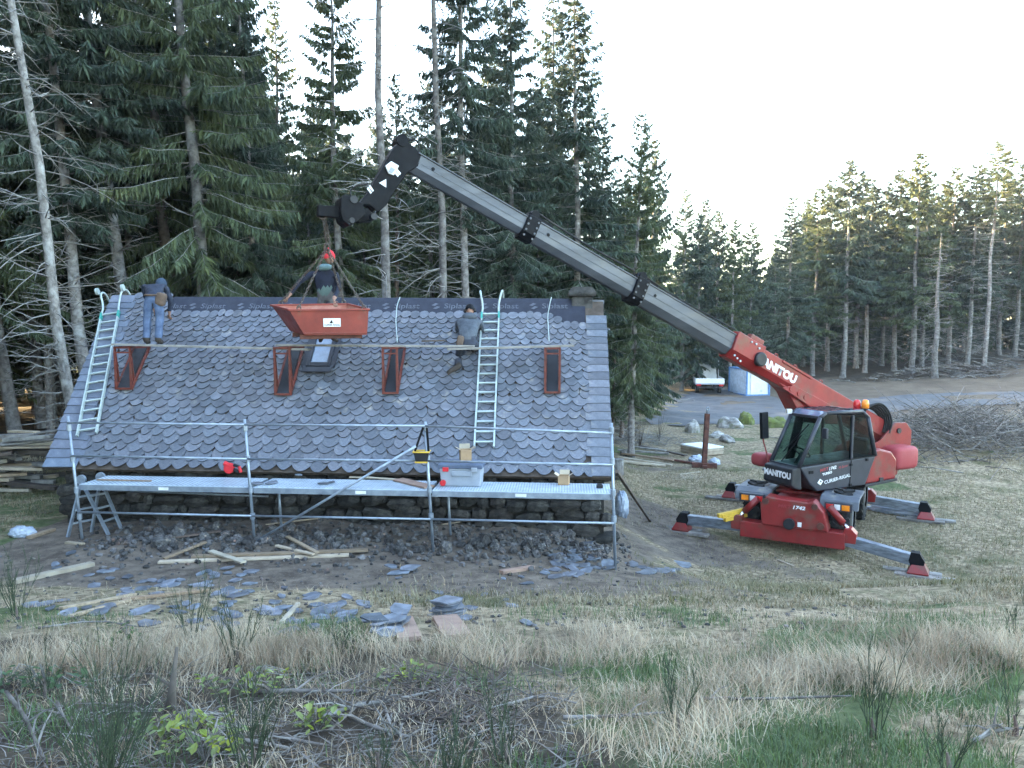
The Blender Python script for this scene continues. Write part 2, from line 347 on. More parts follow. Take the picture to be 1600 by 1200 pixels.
def axis(lo, hi, step, far_lo, far_hi):
    a = list(np.arange(lo, hi, step)); s = step; v = hi
    while v < far_hi: a.append(v); s *= 1.16; v += s
    a.append(far_hi); s = step; v = lo - step
    while v > far_lo: a.insert(0, v); s *= 1.16; v -= s
    a.insert(0, far_lo); return a
xs = axis(-11, 13, .11, -700, 700); ys = axis(2, 24, .11, -120, 900)
nx, ny = len(xs), len(ys)
verts = [(x, y, zg(x, y)) for y in ys for x in xs]
faces = [(j * nx + i, j * nx + i + 1, (j + 1) * nx + i + 1, (j + 1) * nx + i) for j in range(ny - 1) for i in range(nx - 1)]
me = bpy.data.meshes.new('ground'); me.from_pydata(verts, [], faces); me.update()
me.polygons.foreach_set('use_smooth', [True] * len(me.polygons))
ca = me.color_attributes.new('zone', 'FLOAT_COLOR', 'POINT'); zc = []
def zone(x, y):
    n = noise.noise(Vector((x * .45, y * .45, 3))) ; n2 = noise.noise(Vector((x * .16, y * .16, 9)))
    bank = 1 - sm(8.8, 10.0, y + 0.12 * x + n * .5)
    dirt = sm(9.0, 10.2, y + .1 * x + n * .6) * (1 - sm(1.8, 4.4, x + n * 1.6 - (y - 10) * .05)) * (1 - sm(15, 17.5, y))
    dirt = max(dirt, .85 * sm(.25, .5, n2 + .25 * n) * sm(11, 13, y) * (1 - sm(24, 30, y)) * sm(1, 3, x))
    if x < -8.6: dirt *= .35
    green = sm(.05, .35, n + .3 * sm(-1, 4, x)) * bank
    green = max(green, .7 * sm(.2, .45, n) * sm(14, 17, y))
    if x < -8.3 and 12 < y < 20: green = max(green, .55)
    field = sm(44, 49, y - 0.10 * (x - 15)) * sm(9, 14, x - (y - 45) * .2)
    forest = 1 - sm(-2, 6, x - (y - 22) * .22)
    forest *= sm(17.5, 20, y)
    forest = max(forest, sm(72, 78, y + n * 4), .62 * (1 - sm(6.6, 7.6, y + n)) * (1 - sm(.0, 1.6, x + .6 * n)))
    return dirt, green, field, forest
for v in verts:
    zc.extend(zone(v[0], v[1]))
ca.data.foreach_set('color', zc)
gm = bpy.data.materials.new('ground_soil_and_grass'); gm.use_nodes = True; nt = gm.node_tree; N = nt.nodes; L = nt.links
b = N['Principled BSDF']; b.inputs['Roughness'].default_value = 0.95; b.inputs['Specular IOR Level'].default_value = 0.2
va = N.new('ShaderNodeVertexColor'); va.layer_name = 'zone'; sp = N.new('ShaderNodeSeparateColor'); L.new(va.outputs[0], sp.inputs[0])
tc = N.new('ShaderNodeTexCoord')
def gn(sc, det=4, rg=.65):
    n = N.new('ShaderNodeTexNoise'); n.inputs['Scale'].default_value = sc; n.inputs['Detail'].default_value = det; n.inputs['Roughness'].default_value = rg
    L.new(tc.outputs['Object'], n.inputs['Vector']); return n.outputs['Fac']
def grr(v, a, bb, lo=0., hi=1.):
    r = N.new('ShaderNodeMapRange'); r.inputs[1].default_value = a; r.inputs[2].default_value = bb; r.inputs[3].default_value = lo; r.inputs[4].default_value = hi
    L.new(v, r.inputs[0]); return r.outputs[0]
def gmix(f, a, bb):
    x = N.new('ShaderNodeMix'); x.data_type = 'RGBA'; L.new(f, x.inputs[0])
    for s, v in ((x.inputs[6], a), (x.inputs[7], bb)):
        if isinstance(v, tuple): s.default_value = (*v, 1)
        else: L.new(v, s)
    return x.outputs[2]
def gop(op, a, bb):
    m = N.new('ShaderNodeMath'); m.operation = op; m.use_clamp = True
    for s, v in ((m.inputs[0], a), (m.inputs[1], bb)):
        if isinstance(v, float): s.default_value = v
        else: L.new(v, s)
    return m.outputs[0]
def edge(maskout, sc, w=.5):   # mask broken up by noise
    return grr(gop('ADD', maskout, grr(gn(sc), .3, .7, -.28, .28)), .38, .62)
straw = gmix(grr(gn(9), .38, .62), (.13, .10, .066), (.38, .305, .20))
straw = gmix(grr(gn(1.1), .5, .7), straw, (.095, .098, .045))
dirt = gmix(grr(gn(3.2), .35, .65), (.080, .063, .051), (.195, .158, .125))
dirt = gmix(grr(gn(26, 4), .60, .70), dirt, (.25, .225, .195))
green = gmix(grr(gn(7), .35, .65), (.055, .075, .030), (.125, .145, .065))
field = gmix(grr(gn(.5), .35, .65), (.115, .088, .065), (.185, .145, .105))
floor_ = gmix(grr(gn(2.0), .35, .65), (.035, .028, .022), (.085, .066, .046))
c = gmix(edge(sp.outputs[1], 2.2), straw, green)
c = gmix(edge(sp.outputs[0], 1.6), c, dirt)
c = gmix(edge(sp.outputs[2], .5), c, field)
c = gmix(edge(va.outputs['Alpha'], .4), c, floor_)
L.new(c, b.inputs['Base Color'])
bp = N.new('ShaderNodeBump'); bp.inputs['Strength'].default_value = .9; bp.inputs['Distance'].default_value = .05
L.new(gop('ADD', gop('MULTIPLY', gn(11, 5), .8), gop('MULTIPLY', gn(45, 4), .35)), bp.inputs['Height']); L.new(bp.outputs[0], b.inputs['Normal'])
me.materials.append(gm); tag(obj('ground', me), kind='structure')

# gravel track, draped on the ground as its own sheet
def drape(name, poly_px, material, lift=.03, step=1.0):
    pts = [gpx(*p) for p in poly_px]
    poly = [(p.x, p.y) for p in pts]
    x0, x1 = min(p[0] for p in poly), max(p[0] for p in poly); y0, y1 = min(p[1] for p in poly), max(p[1] for p in poly)
    def inside(x, y):
        c = False
        for (ax, ay), (bx, by) in zip(poly, poly[1:] + poly[:1]):
            if (ay > y) != (by > y) and x < (bx - ax) * (y - ay) / (by - ay) + ax: c = not c
        return c
    bm = bmesh.new(); gx = np.arange(x0, x1 + step, step); gy = np.arange(y0, y1 + step, step); V = {}
    def w(i, j):
        if (i, j) not in V:
            x = gx[i] + noise.noise(Vector((gx[i], gy[j], 1))) * .5 * step; y = gy[j] + noise.noise(Vector((gx[i], gy[j], 5))) * .5 * step
            V[(i, j)] = bm.verts.new((x, y, zg(x, y) + lift))
        return V[(i, j)]
    for i in range(len(gx) - 1):
        for j in range(len(gy) - 1):
            if inside(gx[i] + step / 2, gy[j] + step / 2): bm.faces.new((w(i, j), w(i + 1, j), w(i + 1, j + 1), w(i, j + 1)))
    m_ = bpy.data.meshes.new(name); bm.to_mesh(m_); bm.free(); m_.materials.append(material)
    m_.polygons.foreach_set('use_smooth', [True] * len(m_.polygons)); return tag(obj(name, m_), kind='structure')
drape('gravel_track', [(1012, 660), (1040, 638), (1062, 622), (1085, 612), (1120, 607), (1160, 610), (1200, 618), (1250, 632), (1400, 618), (1500, 614), (1640, 611), (1640, 630),
      (1500, 635), (1420, 640), (1330, 648), (1240, 662), (1180, 664), (1110, 664), (1060, 666)], M['gravel'], .05, .8)

# ---------------------------------------------------------------- stone hut
rnd = random.Random(4)
EL, ER = at(70, 731, 14.2), at(956, 746, 13.5); RL, RR = at(177, 463, 17.0), at(944, 467, 16.45)
def roof(a, t, n=0.0):
    p = lerp(lerp(EL, ER, a), lerp(RL, RR, a), t)
    return p + rn * n
ru = (ER - EL).normalized(); rv = (lerp(RL, RR, .5) - lerp(EL, ER, .5)); RS = rv.length; rv.normalize(); rn = ru.cross(rv).normalized()
RLEN = (ER - EL).length
def roof_px(px, py):
    a, t = .5, .5
    for _ in range(25):
        q = proj(roof(a, t)); e = 1e-3; qa = proj(roof(a + e, t)); qt = proj(roof(a, t + e))
        J = np.array([[(qa[0] - q[0]) / e, (qt[0] - q[0]) / e], [(qa[1] - q[1]) / e, (qt[1] - q[1]) / e]])
        d = np.linalg.solve(J, [px - q[0], py - q[1]]); a += d[0]; t += d[1]
    return a, t
hut = thing('stone_hut', 'long low stone hut with a steep blue-grey slate roof, being re-roofed', 'hut', (lerp(EL, ER, .5).x, 15.5, 0))
hb = Vector((-ru.y, ru.x, 0)).normalized()            # horizontal, away from the camera
WALL0, WALL1 = EL + ru * .22 + hb * .22, ER - ru * .12 + hb * .22
BL, BR = RL + (RL - EL).reflect(hb) * 0 + hb * 3.0 + Z * -(RL.z - EL.z), RR + hb * 3.0 + Z * -(RR.z - ER.z)
mb = MB()
zb = -.35
for a, b_ in ((WALL0, WALL1),):
    mb.bar(Vector((a.x, a.y, 0)) + hb * .3 + Z * .42, Vector((b_.x, b_.y, 0)) + hb * .3 + Z * .42, .5, 1.55)
core = mb.build('wall', M['mortar'], hut)
for (e, r_, bk, s) in ((EL, RL, BL, .24), (ER, RR, BR, -.14)):
    g = MB(); o_ = ru * s; fr_ = e + hb * .25; bk_ = bk - hb * .25
    poly = [Vector((fr_.x, fr_.y, zb)), Vector((bk_.x, bk_.y, zb)), Vector((bk_.x, bk_.y, e.z)), r_ - Z * .18, Vector((fr_.x, fr_.y, e.z))]
    th = ru * (.45 if s > 0 else -.45)
    vs_ = [p + o_ for p in poly] + [p + o_ + th for p in poly]
    g.add(vs_, [(0, 1, 2, 3, 4), (9, 8, 7, 6, 5)] + [(i, (i + 1) % 5, 5 + (i + 1) % 5, 5 + i) for i in range(5)])
    g.build('gable_wall', M['stone'], hut, fix=True)
mb = MB(); mb.bar(BL - Z * .7 + ru * .2 - hb * .5, BR - Z * .7 - ru * .2 - hb * .5, .5, 1.7); mb.build('back_wall', M['stone'], hut)
# wall stones, each one proud of the mortar
def rock_mesh(name, seed, material, k=.35, nu=9, nv=6, flat=1.0):
    q = MB(); off = Vector((seed * 7.1, seed * 3.3, 0))
    q.ball((0, 0, 0), (1, 1, flat), nu, nv, lambda d: 1 + k * noise.noise(d * 1.4 + off) + .5 * k * noise.noise(d * 3.1 + off))
    return q.mesh(name, material)
def block_mesh(name, seed, material):
    r_ = random.Random(seed); q = MB(); q.box((0, 0, 0), (1, 1, 1))
    me_ = q.mesh(name, material); bm = bmesh.new(); bm.from_mesh(me_)
    bmesh.ops.subdivide_edges(bm, edges=bm.edges[:], cuts=1, use_grid_fill=True)
    for v in bm.verts:
        v.co *= .5 / max(.5, v.co.length * .76) if v.co.length > .66 else 1
        v.co += Vector((r_.uniform(-1, 1), r_.uniform(-1, 1), r_.uniform(-1, 1))) * .055
    bm.to_mesh(me_); bm.free(); return me_
blocks = [block_mesh('wall_stone', i, M['stone']) for i in range(8)]
WL = (WALL1 - WALL0).length; z_ = -.15; row = 0
while z_ < 1.1:
    h = rnd.uniform(.11, .26); x = rnd.uniform(-.1, .1) - .05
    while x < WL + .1:
        w = rnd.uniform(.16, .62)
        if x + w / 2 > .0 and x + w / 2 < WL + .06:
            o = obj('stone', rnd.choice(blocks), core)
            p = WALL0 + ru * (x + w / 2); p.z = z_ + h / 2 + (EL.z - 1.17) + rnd.uniform(-.05, .05)
            o.location = p + hb * rnd.uniform(.03, .09); o.rotation_euler = (rnd.uniform(-.2, .2), rnd.uniform(-.22, .22), math.atan2(ru.y, ru.x) + rnd.uniform(-.15, .15))
            o.scale = (w * .97, .3, h * .97)
        x += w
    z_ += h * .98
for k in range(12):     # quoins at the near corners
    for p0, sgn in ((WALL0, 1), (WALL1, -1)):
        pass
# roof: boarding under everything, then slates
T_ROOF = frame((0, 0, 0), ru, rv)
mb = MB()
ov = -.06
def slab(mb, a0, a1, t0, t1, n0, n1, na=1):
    P = [roof(a, t, n) for n in (n0, n1) for (a, t) in ((a0, t0), (a1, t0), (a1, t1), (a0, t1))]
    mb.add(P, [(3, 2, 1, 0), (4, 5, 6, 7), (0, 1, 5, 4), (1, 2, 6, 5), (2, 3, 7, 6), (3, 0, 4, 7)])
slab(mb, .002, .998, .0, .985, -.09, -.02)
roof_o = mb.build('roof', M['wood_dark'], hut)
mb = MB(); p = [RL + Z * .0, RR, BR + ru * 0, BL]
mb.add([q - Z * .02 for q in p] + [q - Z * .1 for q in p], [(0, 1, 2, 3), (7, 6, 5, 4), (0, 4, 5, 1), (1, 5, 6, 2), (2, 6, 7, 3), (3, 7, 4, 0)])
mb.build('back_slope', M['slate'], hut, fix=True)
# membrane on the upper roof, wrapped over the ridge
mb = MB(); na = 60; rows = []
for t, n in ((.80, -.012), (.87, .0), (.93, .006), (.97, .004), (.995, .012)):
    rows.append([roof(lerp(.128, .962, i / na), t, n + .006 * noise.noise(Vector((i * .35, t * 9, 2)))) for i in range(na + 1)])
rows.append([r_ + hb * .10 + Z * .012 for r_ in rows[-1]]); rows.append([r_ + hb * .35 - Z * .33 for r_ in rows[-2]])
n1 = na + 1
mb.add([v for r_ in rows for v in r_], [(j * n1 + i, j * n1 + i + 1, (j + 1) * n1 + i + 1, (j + 1) * n1 + i) for j in range(len(rows) - 1) for i in range(na)])
memb = mb.build('ridge_membrane', M['membrane'], hut, smooth=True)
for px in (263, 324, 399, 476, 550, 626, 704, 780, 857):
    a, t = roof_px(px + 4, 479.5)
    T = frame(roof(a, t, .022), ru, rv)
    text_mesh('Siplast', .20, T @ Matrix.Translation((.08, 0, 0)), M['print_grey'], 'lettering', memb, bold=.002, sx=1.08)
    lg = MB()
    for dx, dy in ((-.02, .045), (.02, -.045)):
        lg.prism([(-.075 + dx, -.02 + dy), (-.01 + dx, -.045 + dy), (.075 + dx, .02 + dy), (.01 + dx, .045 + dy)], 0, .002, T @ Matrix.Translation((-.37, 0, 0)))
    lg.build('logo_mark', M['print_grey'], memb)
# slates
def slate_outline(w, l, pt, r_):
    "scale-shaped slate: x across, y up the slope, rounded or bluntly pointed lower edge"
    k = 9; o_ = []
    for i in range(k + 1):
        u = -1 + 2 * i / k
        y = l * .42 * (abs(u) ** pt) + r_.uniform(-.008, .008)
        o_.append((u * w / 2 * (1 - .03 * r_.random()), y))
    o_ += [(w * .5, l * .72), (w * .32, l * .95), (0, l * 1.04), (-w * .33, l * .94), (-w * .5, l * .7)]
    return o_
def slate_mesh(seed, material):
    r_ = random.Random(seed); q = MB(); o_ = slate_outline(1, 1.55, r_.uniform(1.55, 2.6), r_)
    q.prism(o_, -.034, .034); m_ = q.mesh('slate', material); m_.materials.append(M['slate_edge_shade'])
    for p_ in m_.polygons: p_.material_index = 1 if len(p_.vertices) == 4 else 0  # side faces get the painted shadow line
    return m_
sl_meshes = [slate_mesh(i, M['slate']) for i in range(14)]
sl_geo = [([Vector(v.co) for v in m_.vertices], [tuple(p.vertices) for p in m_.polygons]) for m_ in sl_meshes]
rest = MB(); n_ind = 0; s = 0.0; row = 0
def top_limit(a):       # how far the new slates have got
    lim = .868 + .010 * math.sin(a * 23)
    if a > .86: lim = lerp(.868, .81, sm(.86, .955, a))
    if a < .125: lim = .985
    return lim
sky_a0, sky_t0 = roof_px(478, 577); sky_a1, sky_t1 = roof_px(519, 577); _, sky_t2 = roof_px(500, 527)
while s < RS:
    t = s / RS; w0 = lerp(.285, .165, t ** .8); ex = lerp(.185, .125, t ** .8)
    x = -.02 + (w0 * .5 if row % 2 else 0); lo, hi = lerp(.74, .52, t) - .10, RLEN * .966
    while x < RLEN:
        w = w0 * rnd.uniform(.78, 1.25); a = (x + w / 2) / RLEN
        if lo < x + w / 2 < hi and t < top_limit(a) and not (sky_a0 + .002 < a < sky_a1 - .002 and sky_t0 - .035 < t < sky_t2 - .02):
            ln = ex * 1.75 * rnd.uniform(.95, 1.1)
            base = roof(a, t + rnd.uniform(-.006, .006), .020)
            tilt = Matrix.Rotation(rnd.uniform(-.07, .07), 4, 'Z') @ Matrix.Rotation(-R(7.5) + rnd.uniform(-.02, .02), 4, 'X') @ Matrix.Rotation(rnd.uniform(-.025, .025), 4, 'Y')
            T = Matrix.Translation(base + rn * .022) @ T_ROOF @ tilt @ Matrix.Diagonal((w * 1.06, ln / 1.55, .17, 1))
            k = rnd.randrange(14)
            if row < 7 and n_ind < 262:
                o = obj('slate', sl_meshes[k], roof_o); o.matrix_basis = T; n_ind += 1
            else: rest.add(*sl_geo[k], T)
        x += w
    s += ex; row += 1
ro = tag(rest.build('slate_courses', M['slate'], roof_o), kind='stuff'); ro.data.materials.append(M['slate_edge_shade'])
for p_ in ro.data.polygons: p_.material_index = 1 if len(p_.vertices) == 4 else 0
# verge slates: long rectangles along both gable edges
for side in (0, 1):
    s = 0.0; i = 0
    while s < RS * (.985 if side == 0 else .845):
        t = s / RS; ex = lerp(.205, .17, t); ln = ex * 1.3
        wl = (lerp(.74, .52, t) if side == 0 else .43) * rnd.uniform(.86, 1.12)
        q = MB(); q.box((0, ln / 2, 0), (wl, ln, .019))
        a = (wl / 2 - .03) / RLEN if side == 0 else 1 - (wl / 2 - .03) / RLEN
        T = Matrix.Translation(roof(a, t, .040)) @ T_ROOF @ Matrix.Rotation(rnd.uniform(-.045, .045), 4, 'Z') @ Matrix.Rotation(-R(4.5) + rnd.uniform(-.02, .02), 4, 'X')
        o = q.build('verge_slate', M['slate_verge'] if side == 0 else M['slate'], roof_o); o.matrix_basis = T
        s += ex; i += 1
# closely set small slates between the left verge and the scales run up to the ridge
# chimney
cp = at(909, 500, 16.55); ch = MB()
ch.box((0, 0, -.12), (.44, .46, .95)); c_o = Matrix.Translation(cp + Z * .14) @ Matrix.Rotation(math.atan2(ru.y, ru.x), 4, 'Z')
chim = MB().add(ch.v, ch.f, c_o).build('chimney', M['chimney'], hut, bevel=.015)
q = MB(); q.loft([[(x * k, y * k, z) for x, y in ((-1, -1), (1, -1), (1, 1), (-1, 1))] for k, z in ((.275, .36), (.30, .41), (.29, .45), (.20, .56))], T=c_o)
q.build('chimney_cap', M['chimney'], chim, bevel=.01)
q = MB()
for i, (dx, rz) in enumerate(((.32, .1), (.42, -.15), (.25, .05))):
    q.box((dx, -.1 + i * .06, -.30 + .035 * i), (.42, .3, .025), c_o @ Matrix.Rotation(rz, 4, 'Z') @ Matrix.Rotation(.12, 4, 'Y'))
q.build('chimney_flashing_slates', M['slate_verge'], chim)
# skylight
def on_roof(a, t, n=0): return Matrix.Translation(roof(a, t, n)) @ T_ROOF
sw = (sky_a1 - sky_a0) * RLEN * .92; sh = (sky_t2 - sky_t0) * RS
Ts = on_roof((sky_a0 + sky_a1) / 2, sky_t0, .02)
sk = MB()
for c_, d_ in (((-sw / 2 + .035, sh / 2, .05), (.07, sh, .1)), ((sw / 2 - .035, sh / 2, .05), (.07, sh, .1)), ((0, .05, .05), (sw - .14, .1, .1)), ((0, sh - .04, .05), (sw - .14, .08, .1))): sk.box(c_, d_, Ts)
sky_o = sk.build('skylight_frame', M['dark_grey'], hut, bevel=.008)
q = MB(); q.box((0, sh / 2, .045), (sw - .14, sh - .16, .02), Ts); q.build('pane', M['pane'], sky_o)
q = MB(); q.box((0, -.08, .075), (sw + .12, .2, .012), Ts @ Matrix.Rotation(-.2, 4, 'X')); q.build('apron_flashing', M['dark_grey'], sky_o)
for s_ in (-1, 1):
    q = MB(); q.box((s_ * (sw / 2 + .045), sh / 2, .055), (.11, sh, .012), Ts); q.build('side_flashing', M['dark_grey'], sky_o)

# ---------------------------------------------------------------- roof brackets, planks, ladders
def roof_bracket(px_l, px_r, py0, label):
    a, t = roof_px((px_l + px_r) / 2, py0); w = (px_r - px_l) / F * 15
    base = roof(a, t, .085); root = thing('roof_bracket', label, 'roof bracket', base, 'orange roof brackets carrying the plank')
    zt = at(500, 541, 15.1).z - .03; h = zt - base.z
    u = Vector((ru.x, ru.y, 0)).normalized()
    run = h * hb.dot(rv) / rv.z
    A = [base - u * w / 2, base + u * w / 2]
    m1, m2 = MB(), MB()
    for p in A:
        m1.bar(p, p + Z * h, .04, .04, up=u); top = p + Z * h + hb * run
        m1.bar(p + Z * (h - .0), top, .04, .04); m2.bar(p, top - Z * .02, .045, .035, up=rn)
        m1.bar(p + Z * (h * .97), p + hb * run * .15 + Z * h * .15, .03, .03)
    m1.bar(A[0], A[1], .04, .04, ext=.02); m1.bar(A[0] + Z * h, A[1] + Z * h, .04, .04, ext=.02); m1.bar(A[0] + Z * h * .88, A[1] + Z * h * .88, .03, .03)
    m2.bar(A[0] + hb * run + Z * h, A[1] + hb * run + Z * h, .04, .04, ext=.02)
    m1.build('support_frame', M['bracket'], root); m2.build('roof_rail', M['bracket'], root)
    q = MB(); mid = base + rn * .012; q.bar(mid, mid + hb * run * .97 + Z * h * .97, w - .06, .012, up=rn); q.build('rubber_mat', M['black_plastic'], root)
    return base, zt
roof_bracket(184, 209, 611, 'orange steel roof bracket at the gable end, under the man in jeans')
roof_bracket(432, 456, 620, 'orange steel roof bracket beside the skylight, under the hanging skip')
roof_bracket(600, 622, 618, 'orange steel roof bracket between the skylight and the kneeling man')
_, PLANK_Z = roof_bracket(852, 874, 617, 'orange steel roof bracket nearest the chimney')
pz = lambda: None
def plank(name, pa, pb, w, th, material, label, cat='plank', group=None, up=Z):
    c_ = (Vector(pa) + Vector(pb)) / 2; q = MB(); q.bar(Vector(pa) - c_, Vector(pb) - c_, w, th, up=up)
    o = q.build(name, material, bevel=.004); o.location = c_; return tag(o, label, cat, group, 'thing')
plank('walkway_plank', at(178, 538, 15.25), at(484, 546, 15.12), .24, .04, M['plank_grey'], 'long walkway plank under the man in jeans, on the leftmost brackets')
plank('walkway_plank', at(434, 542.5, 15.25) + Z * .042, at(741, 544.5, 15.0) + Z * .042, .24, .04, M['plank_grey'], 'walkway plank under the skip and red-hatted man, lapped over its neighbour')
plank('walkway_plank', at(700, 545.5, 15.0), at(897, 540, 14.85), .24, .04, M['plank_grey'], 'walkway plank passing in front of the ladder beside the kneeling man')
plank('board_offcut', at(660, 540, 15.2) + Z * .09, at(695, 538, 15.15) + Z * .075, .16, .03, M['wood_dark'], 'dark offcut lying on the plank beside the kneeling man', 'offcut')
# tie ropes from the ridge to the brackets
def rope(name, pts, r_, material, label, cat='rope', group=None):
    c_ = Vector(pts[0]); q = MB(); q.tube([Vector(p) - c_ for p in chaikin([Vector(p) for p in pts], 2)], r_, 6); o = q.build(name, material, smooth=True); o.location = c_
    return tag(o, label, cat, group)
for px, py1, lab in ((622, 540, 'pale tie rope running down from the ridge to the middle bracket'), (858, 538, 'pale tie rope running down from the ridge to the bracket near the chimney')):
    a0, t0 = roof_px(px + 2, 467); a1, t1 = roof_px(px - 2, 495); a2, t2 = roof_px(px, py1)
    rope('tie_rope', [roof(a0 + .002, t0, .05), roof(a0 - .002, (t0 + t1) / 2, .05), roof(a1, t1, .06), roof(a1, t1 - .03, .06), roof(a2, t2, .1)], .011, M['alu'], lab, group='tie ropes')
def roof_ladder(pb, pt, label, nrung, wheels):
    "pb, pt = (px,py) of the ladder's foot and of the point where it crosses the ridge"
    a0, t0 = roof_px(*pb); a1, t1 = roof_px(*pt); P0, P1 = roof(a0, t0, .09), roof(a1, min(t1, 1.0), .09); W = .36
    root = thing('roof_ladder', label, 'ladder', P0, 'aluminium roof ladders'); d = (P1 - P0).normalized(); x = d.cross(rn).normalized()
    st = MB(); ln = (P1 - P0).length
    Ptop = P0 + d * (ln - .52)
    for s_ in (-1, 1):
        q = MB(); q.bar(P0 + x * s_ * W / 2, Ptop + x * s_ * W / 2, .03, .065, up=rn); q.build('stile', M['alu'], root)
        q = MB(); q.bar(Ptop + x * s_ * W / 2 - d * .12, Ptop + x * s_ * W / 2 + d * .06, .036, .072, up=rn); q.build('stile_sleeve', M['teal'], root)
        k = [Ptop + x * s_ * W / 2, Ptop + x * s_ * (W / 2 - .02) + d * .25 + rn * .02, P1 + x * s_ * (W / 2 + .05) + rn * .12 + Z * .03, P1 + x * s_ * (W / 2 + .06) + hb * .12 + Z * .13, P1 + x * s_ * (W / 2 + .06) + hb * .3 - Z * .10]
        q = MB(); q.tube(chaikin(k, 2), .022, 8); q.build('ridge_hook', M['alu'], root, smooth=True)
        if wheels:
            q = MB(); c_ = P1 + x * s_ * (W / 2 + .09) + rn * .15 + Z * .05; q.tube([c_ - x * .025, c_ + x * .025], .075, 14); q.build('wheel', M['alu'], root)
    for i in range(nrung):
        p = P0 + d * (.12 + i * (ln - .62) / (nrung - 1)); q = MB(); q.bar(p - x * W / 2, p + x * W / 2, .03, .032, up=rn); q.build('rung', M['alu'], root)
    return root
roof_ladder((139, 683), (180, 468), 'aluminium roof ladder with ridge wheels along the gable edge', 14, True)
roof_ladder((757, 703), (768, 468), 'aluminium roof ladder beside the kneeling man near the chimney', 15, False)

# ---------------------------------------------------------------- scaffold
poles = [((106, 650), (130, 854), 13.0), ((382, 655), (398, 846), 12.67), ((664, 659), (677, 860), 12.33), ((955, 661), (962, 902), 12.0)]
SB = hb
scaf = thing('scaffold', 'galvanised steel scaffold with guard rails along the eaves', 'scaffold', at(545, 860, 12.6))
PT = [at(*p[0], p[2]) for p in poles]; PB = [at(*p[1], p[2]) for p in poles]
def on_pole(i, py):
    f = (py - poles[i][0][1]) / (poles[i][1][1] - poles[i][0][1]); return lerp(PT[i], PB[i], f)
for i in range(4):
    q = MB(); q.tube([PT[i], PB[i] - Z * .05], .025, 10); so = q.build('standard', M['galv'], scaf, smooth=True)
    for py in (668, 716, 765, 806):
        c_ = on_pole(i, py + (4 if i == 3 else 0)); q = MB(); q.tube([c_ - Z * .05, c_ + Z * .05], .042, 10)
        q.build('coupler', M['galv'], so)
    q = MB(); q.box(PB[i] - Z * .03, (.15, .15, .012)); q.build('base_plate', M['galv'], so)
    q = MB(); b0 = Vector((PB[i].x, PB[i].y, 0)) + SB * .78; b0 += Vector((.12, 0, 0)); zt = on_pole(i, 762).z
    if i in (1, 2):
        q.tube([Vector((b0.x + .05, b0.y, zg(b0.x, b0.y) - .05)), Vector((b0.x, b0.y, zt - .06))], .025, 8); q.build('rear_standard', M['galv'], scaf, smooth=True)
rails = [(658, 661, 663, 674), (709, 714, 717, 723), (797, 803, 808, 814)]
for y4 in rails:
    for i in range(3):
        q = MB(); q.tube([on_pole(i, y4[i] + 2) - SB * .03, on_pole(i + 1, y4[i + 1] + 2) - SB * .03], .019, 8); q.build('guard_rail', M['galv'], scaf, smooth=True)
for i in range(3):
    q = MB(); A = on_pole(i, 779) + SB * .72 - Z * .0; B = on_pole(i + 1, 790) + SB * .72; q.tube([A, B], .017, 8); q.build('rear_rail', M['galv'], scaf, smooth=True)
DECK_Z = []
for i in range(3):
    A, B = on_pole(i, 757 + 5 * i) + SB * .04, on_pole(i + 1, 762 + 5 * i) + SB * .04
    d = (B - A).normalized(); A = A + d * .05; B = B - d * .03
    q = MB(); W = .78
    q.bar(A + SB * W / 2, B + SB * W / 2, W, .006); dk = q.build('deck_plate', M['deck'], scaf)
    q = MB()
    for s_ in (0.004, W - .004): q.bar(A + SB * s_ - Z * .048, B + SB * s_ - Z * .048, .03, .09)
    q.bar(A - Z * .045, A + SB * W - Z * .045, .03, .07); q.bar(B - Z * .045, B + SB * W - Z * .045, .03, .07)
    q.build('deck_frame', M['galv'], dk)
    rb = MB(); L_ = (B - A).length           # anti-slip embossing
    for k in range(int(L_ / .045)):
        for j in range(9): rb.box((0, 0, 0), (.022, .03, .006), Matrix.Translation(A + d * (.03 + k * .045) + SB * (.06 + j * .083 + (.04 if k % 2 else 0)) + Z * .004))
    tag(rb.build('deck_studs', M['galv'], dk), kind='stuff')
    q = MB(); c_ = lerp(A, B, (.5, .62, .5)[i]) - SB * .016 - Z * .045; q.bar(c_ - d * .09, c_ + d * .09, .004, .05); lb = q.build('maker_plate', M['white'], dk)
    DECK_Z.append((A, B, d))
q = MB(); q.tube([at(397, 848, 12.6), at(650, 697, 12.28)], .022, 8); q.build('diagonal_brace', M['galv'], scaf, smooth=True)
def deck_at(px, py):
    "point on the deck seen at a pixel"
    A, B, d = DECK_Z[0 if px < 388 else 1 if px < 668 else 2]
    r_ = ray(px, py); nrm = d.cross(SB); t_ = (A - CAM).dot(nrm) / r_.dot(nrm); return CAM + r_ * t_ + Z * .006
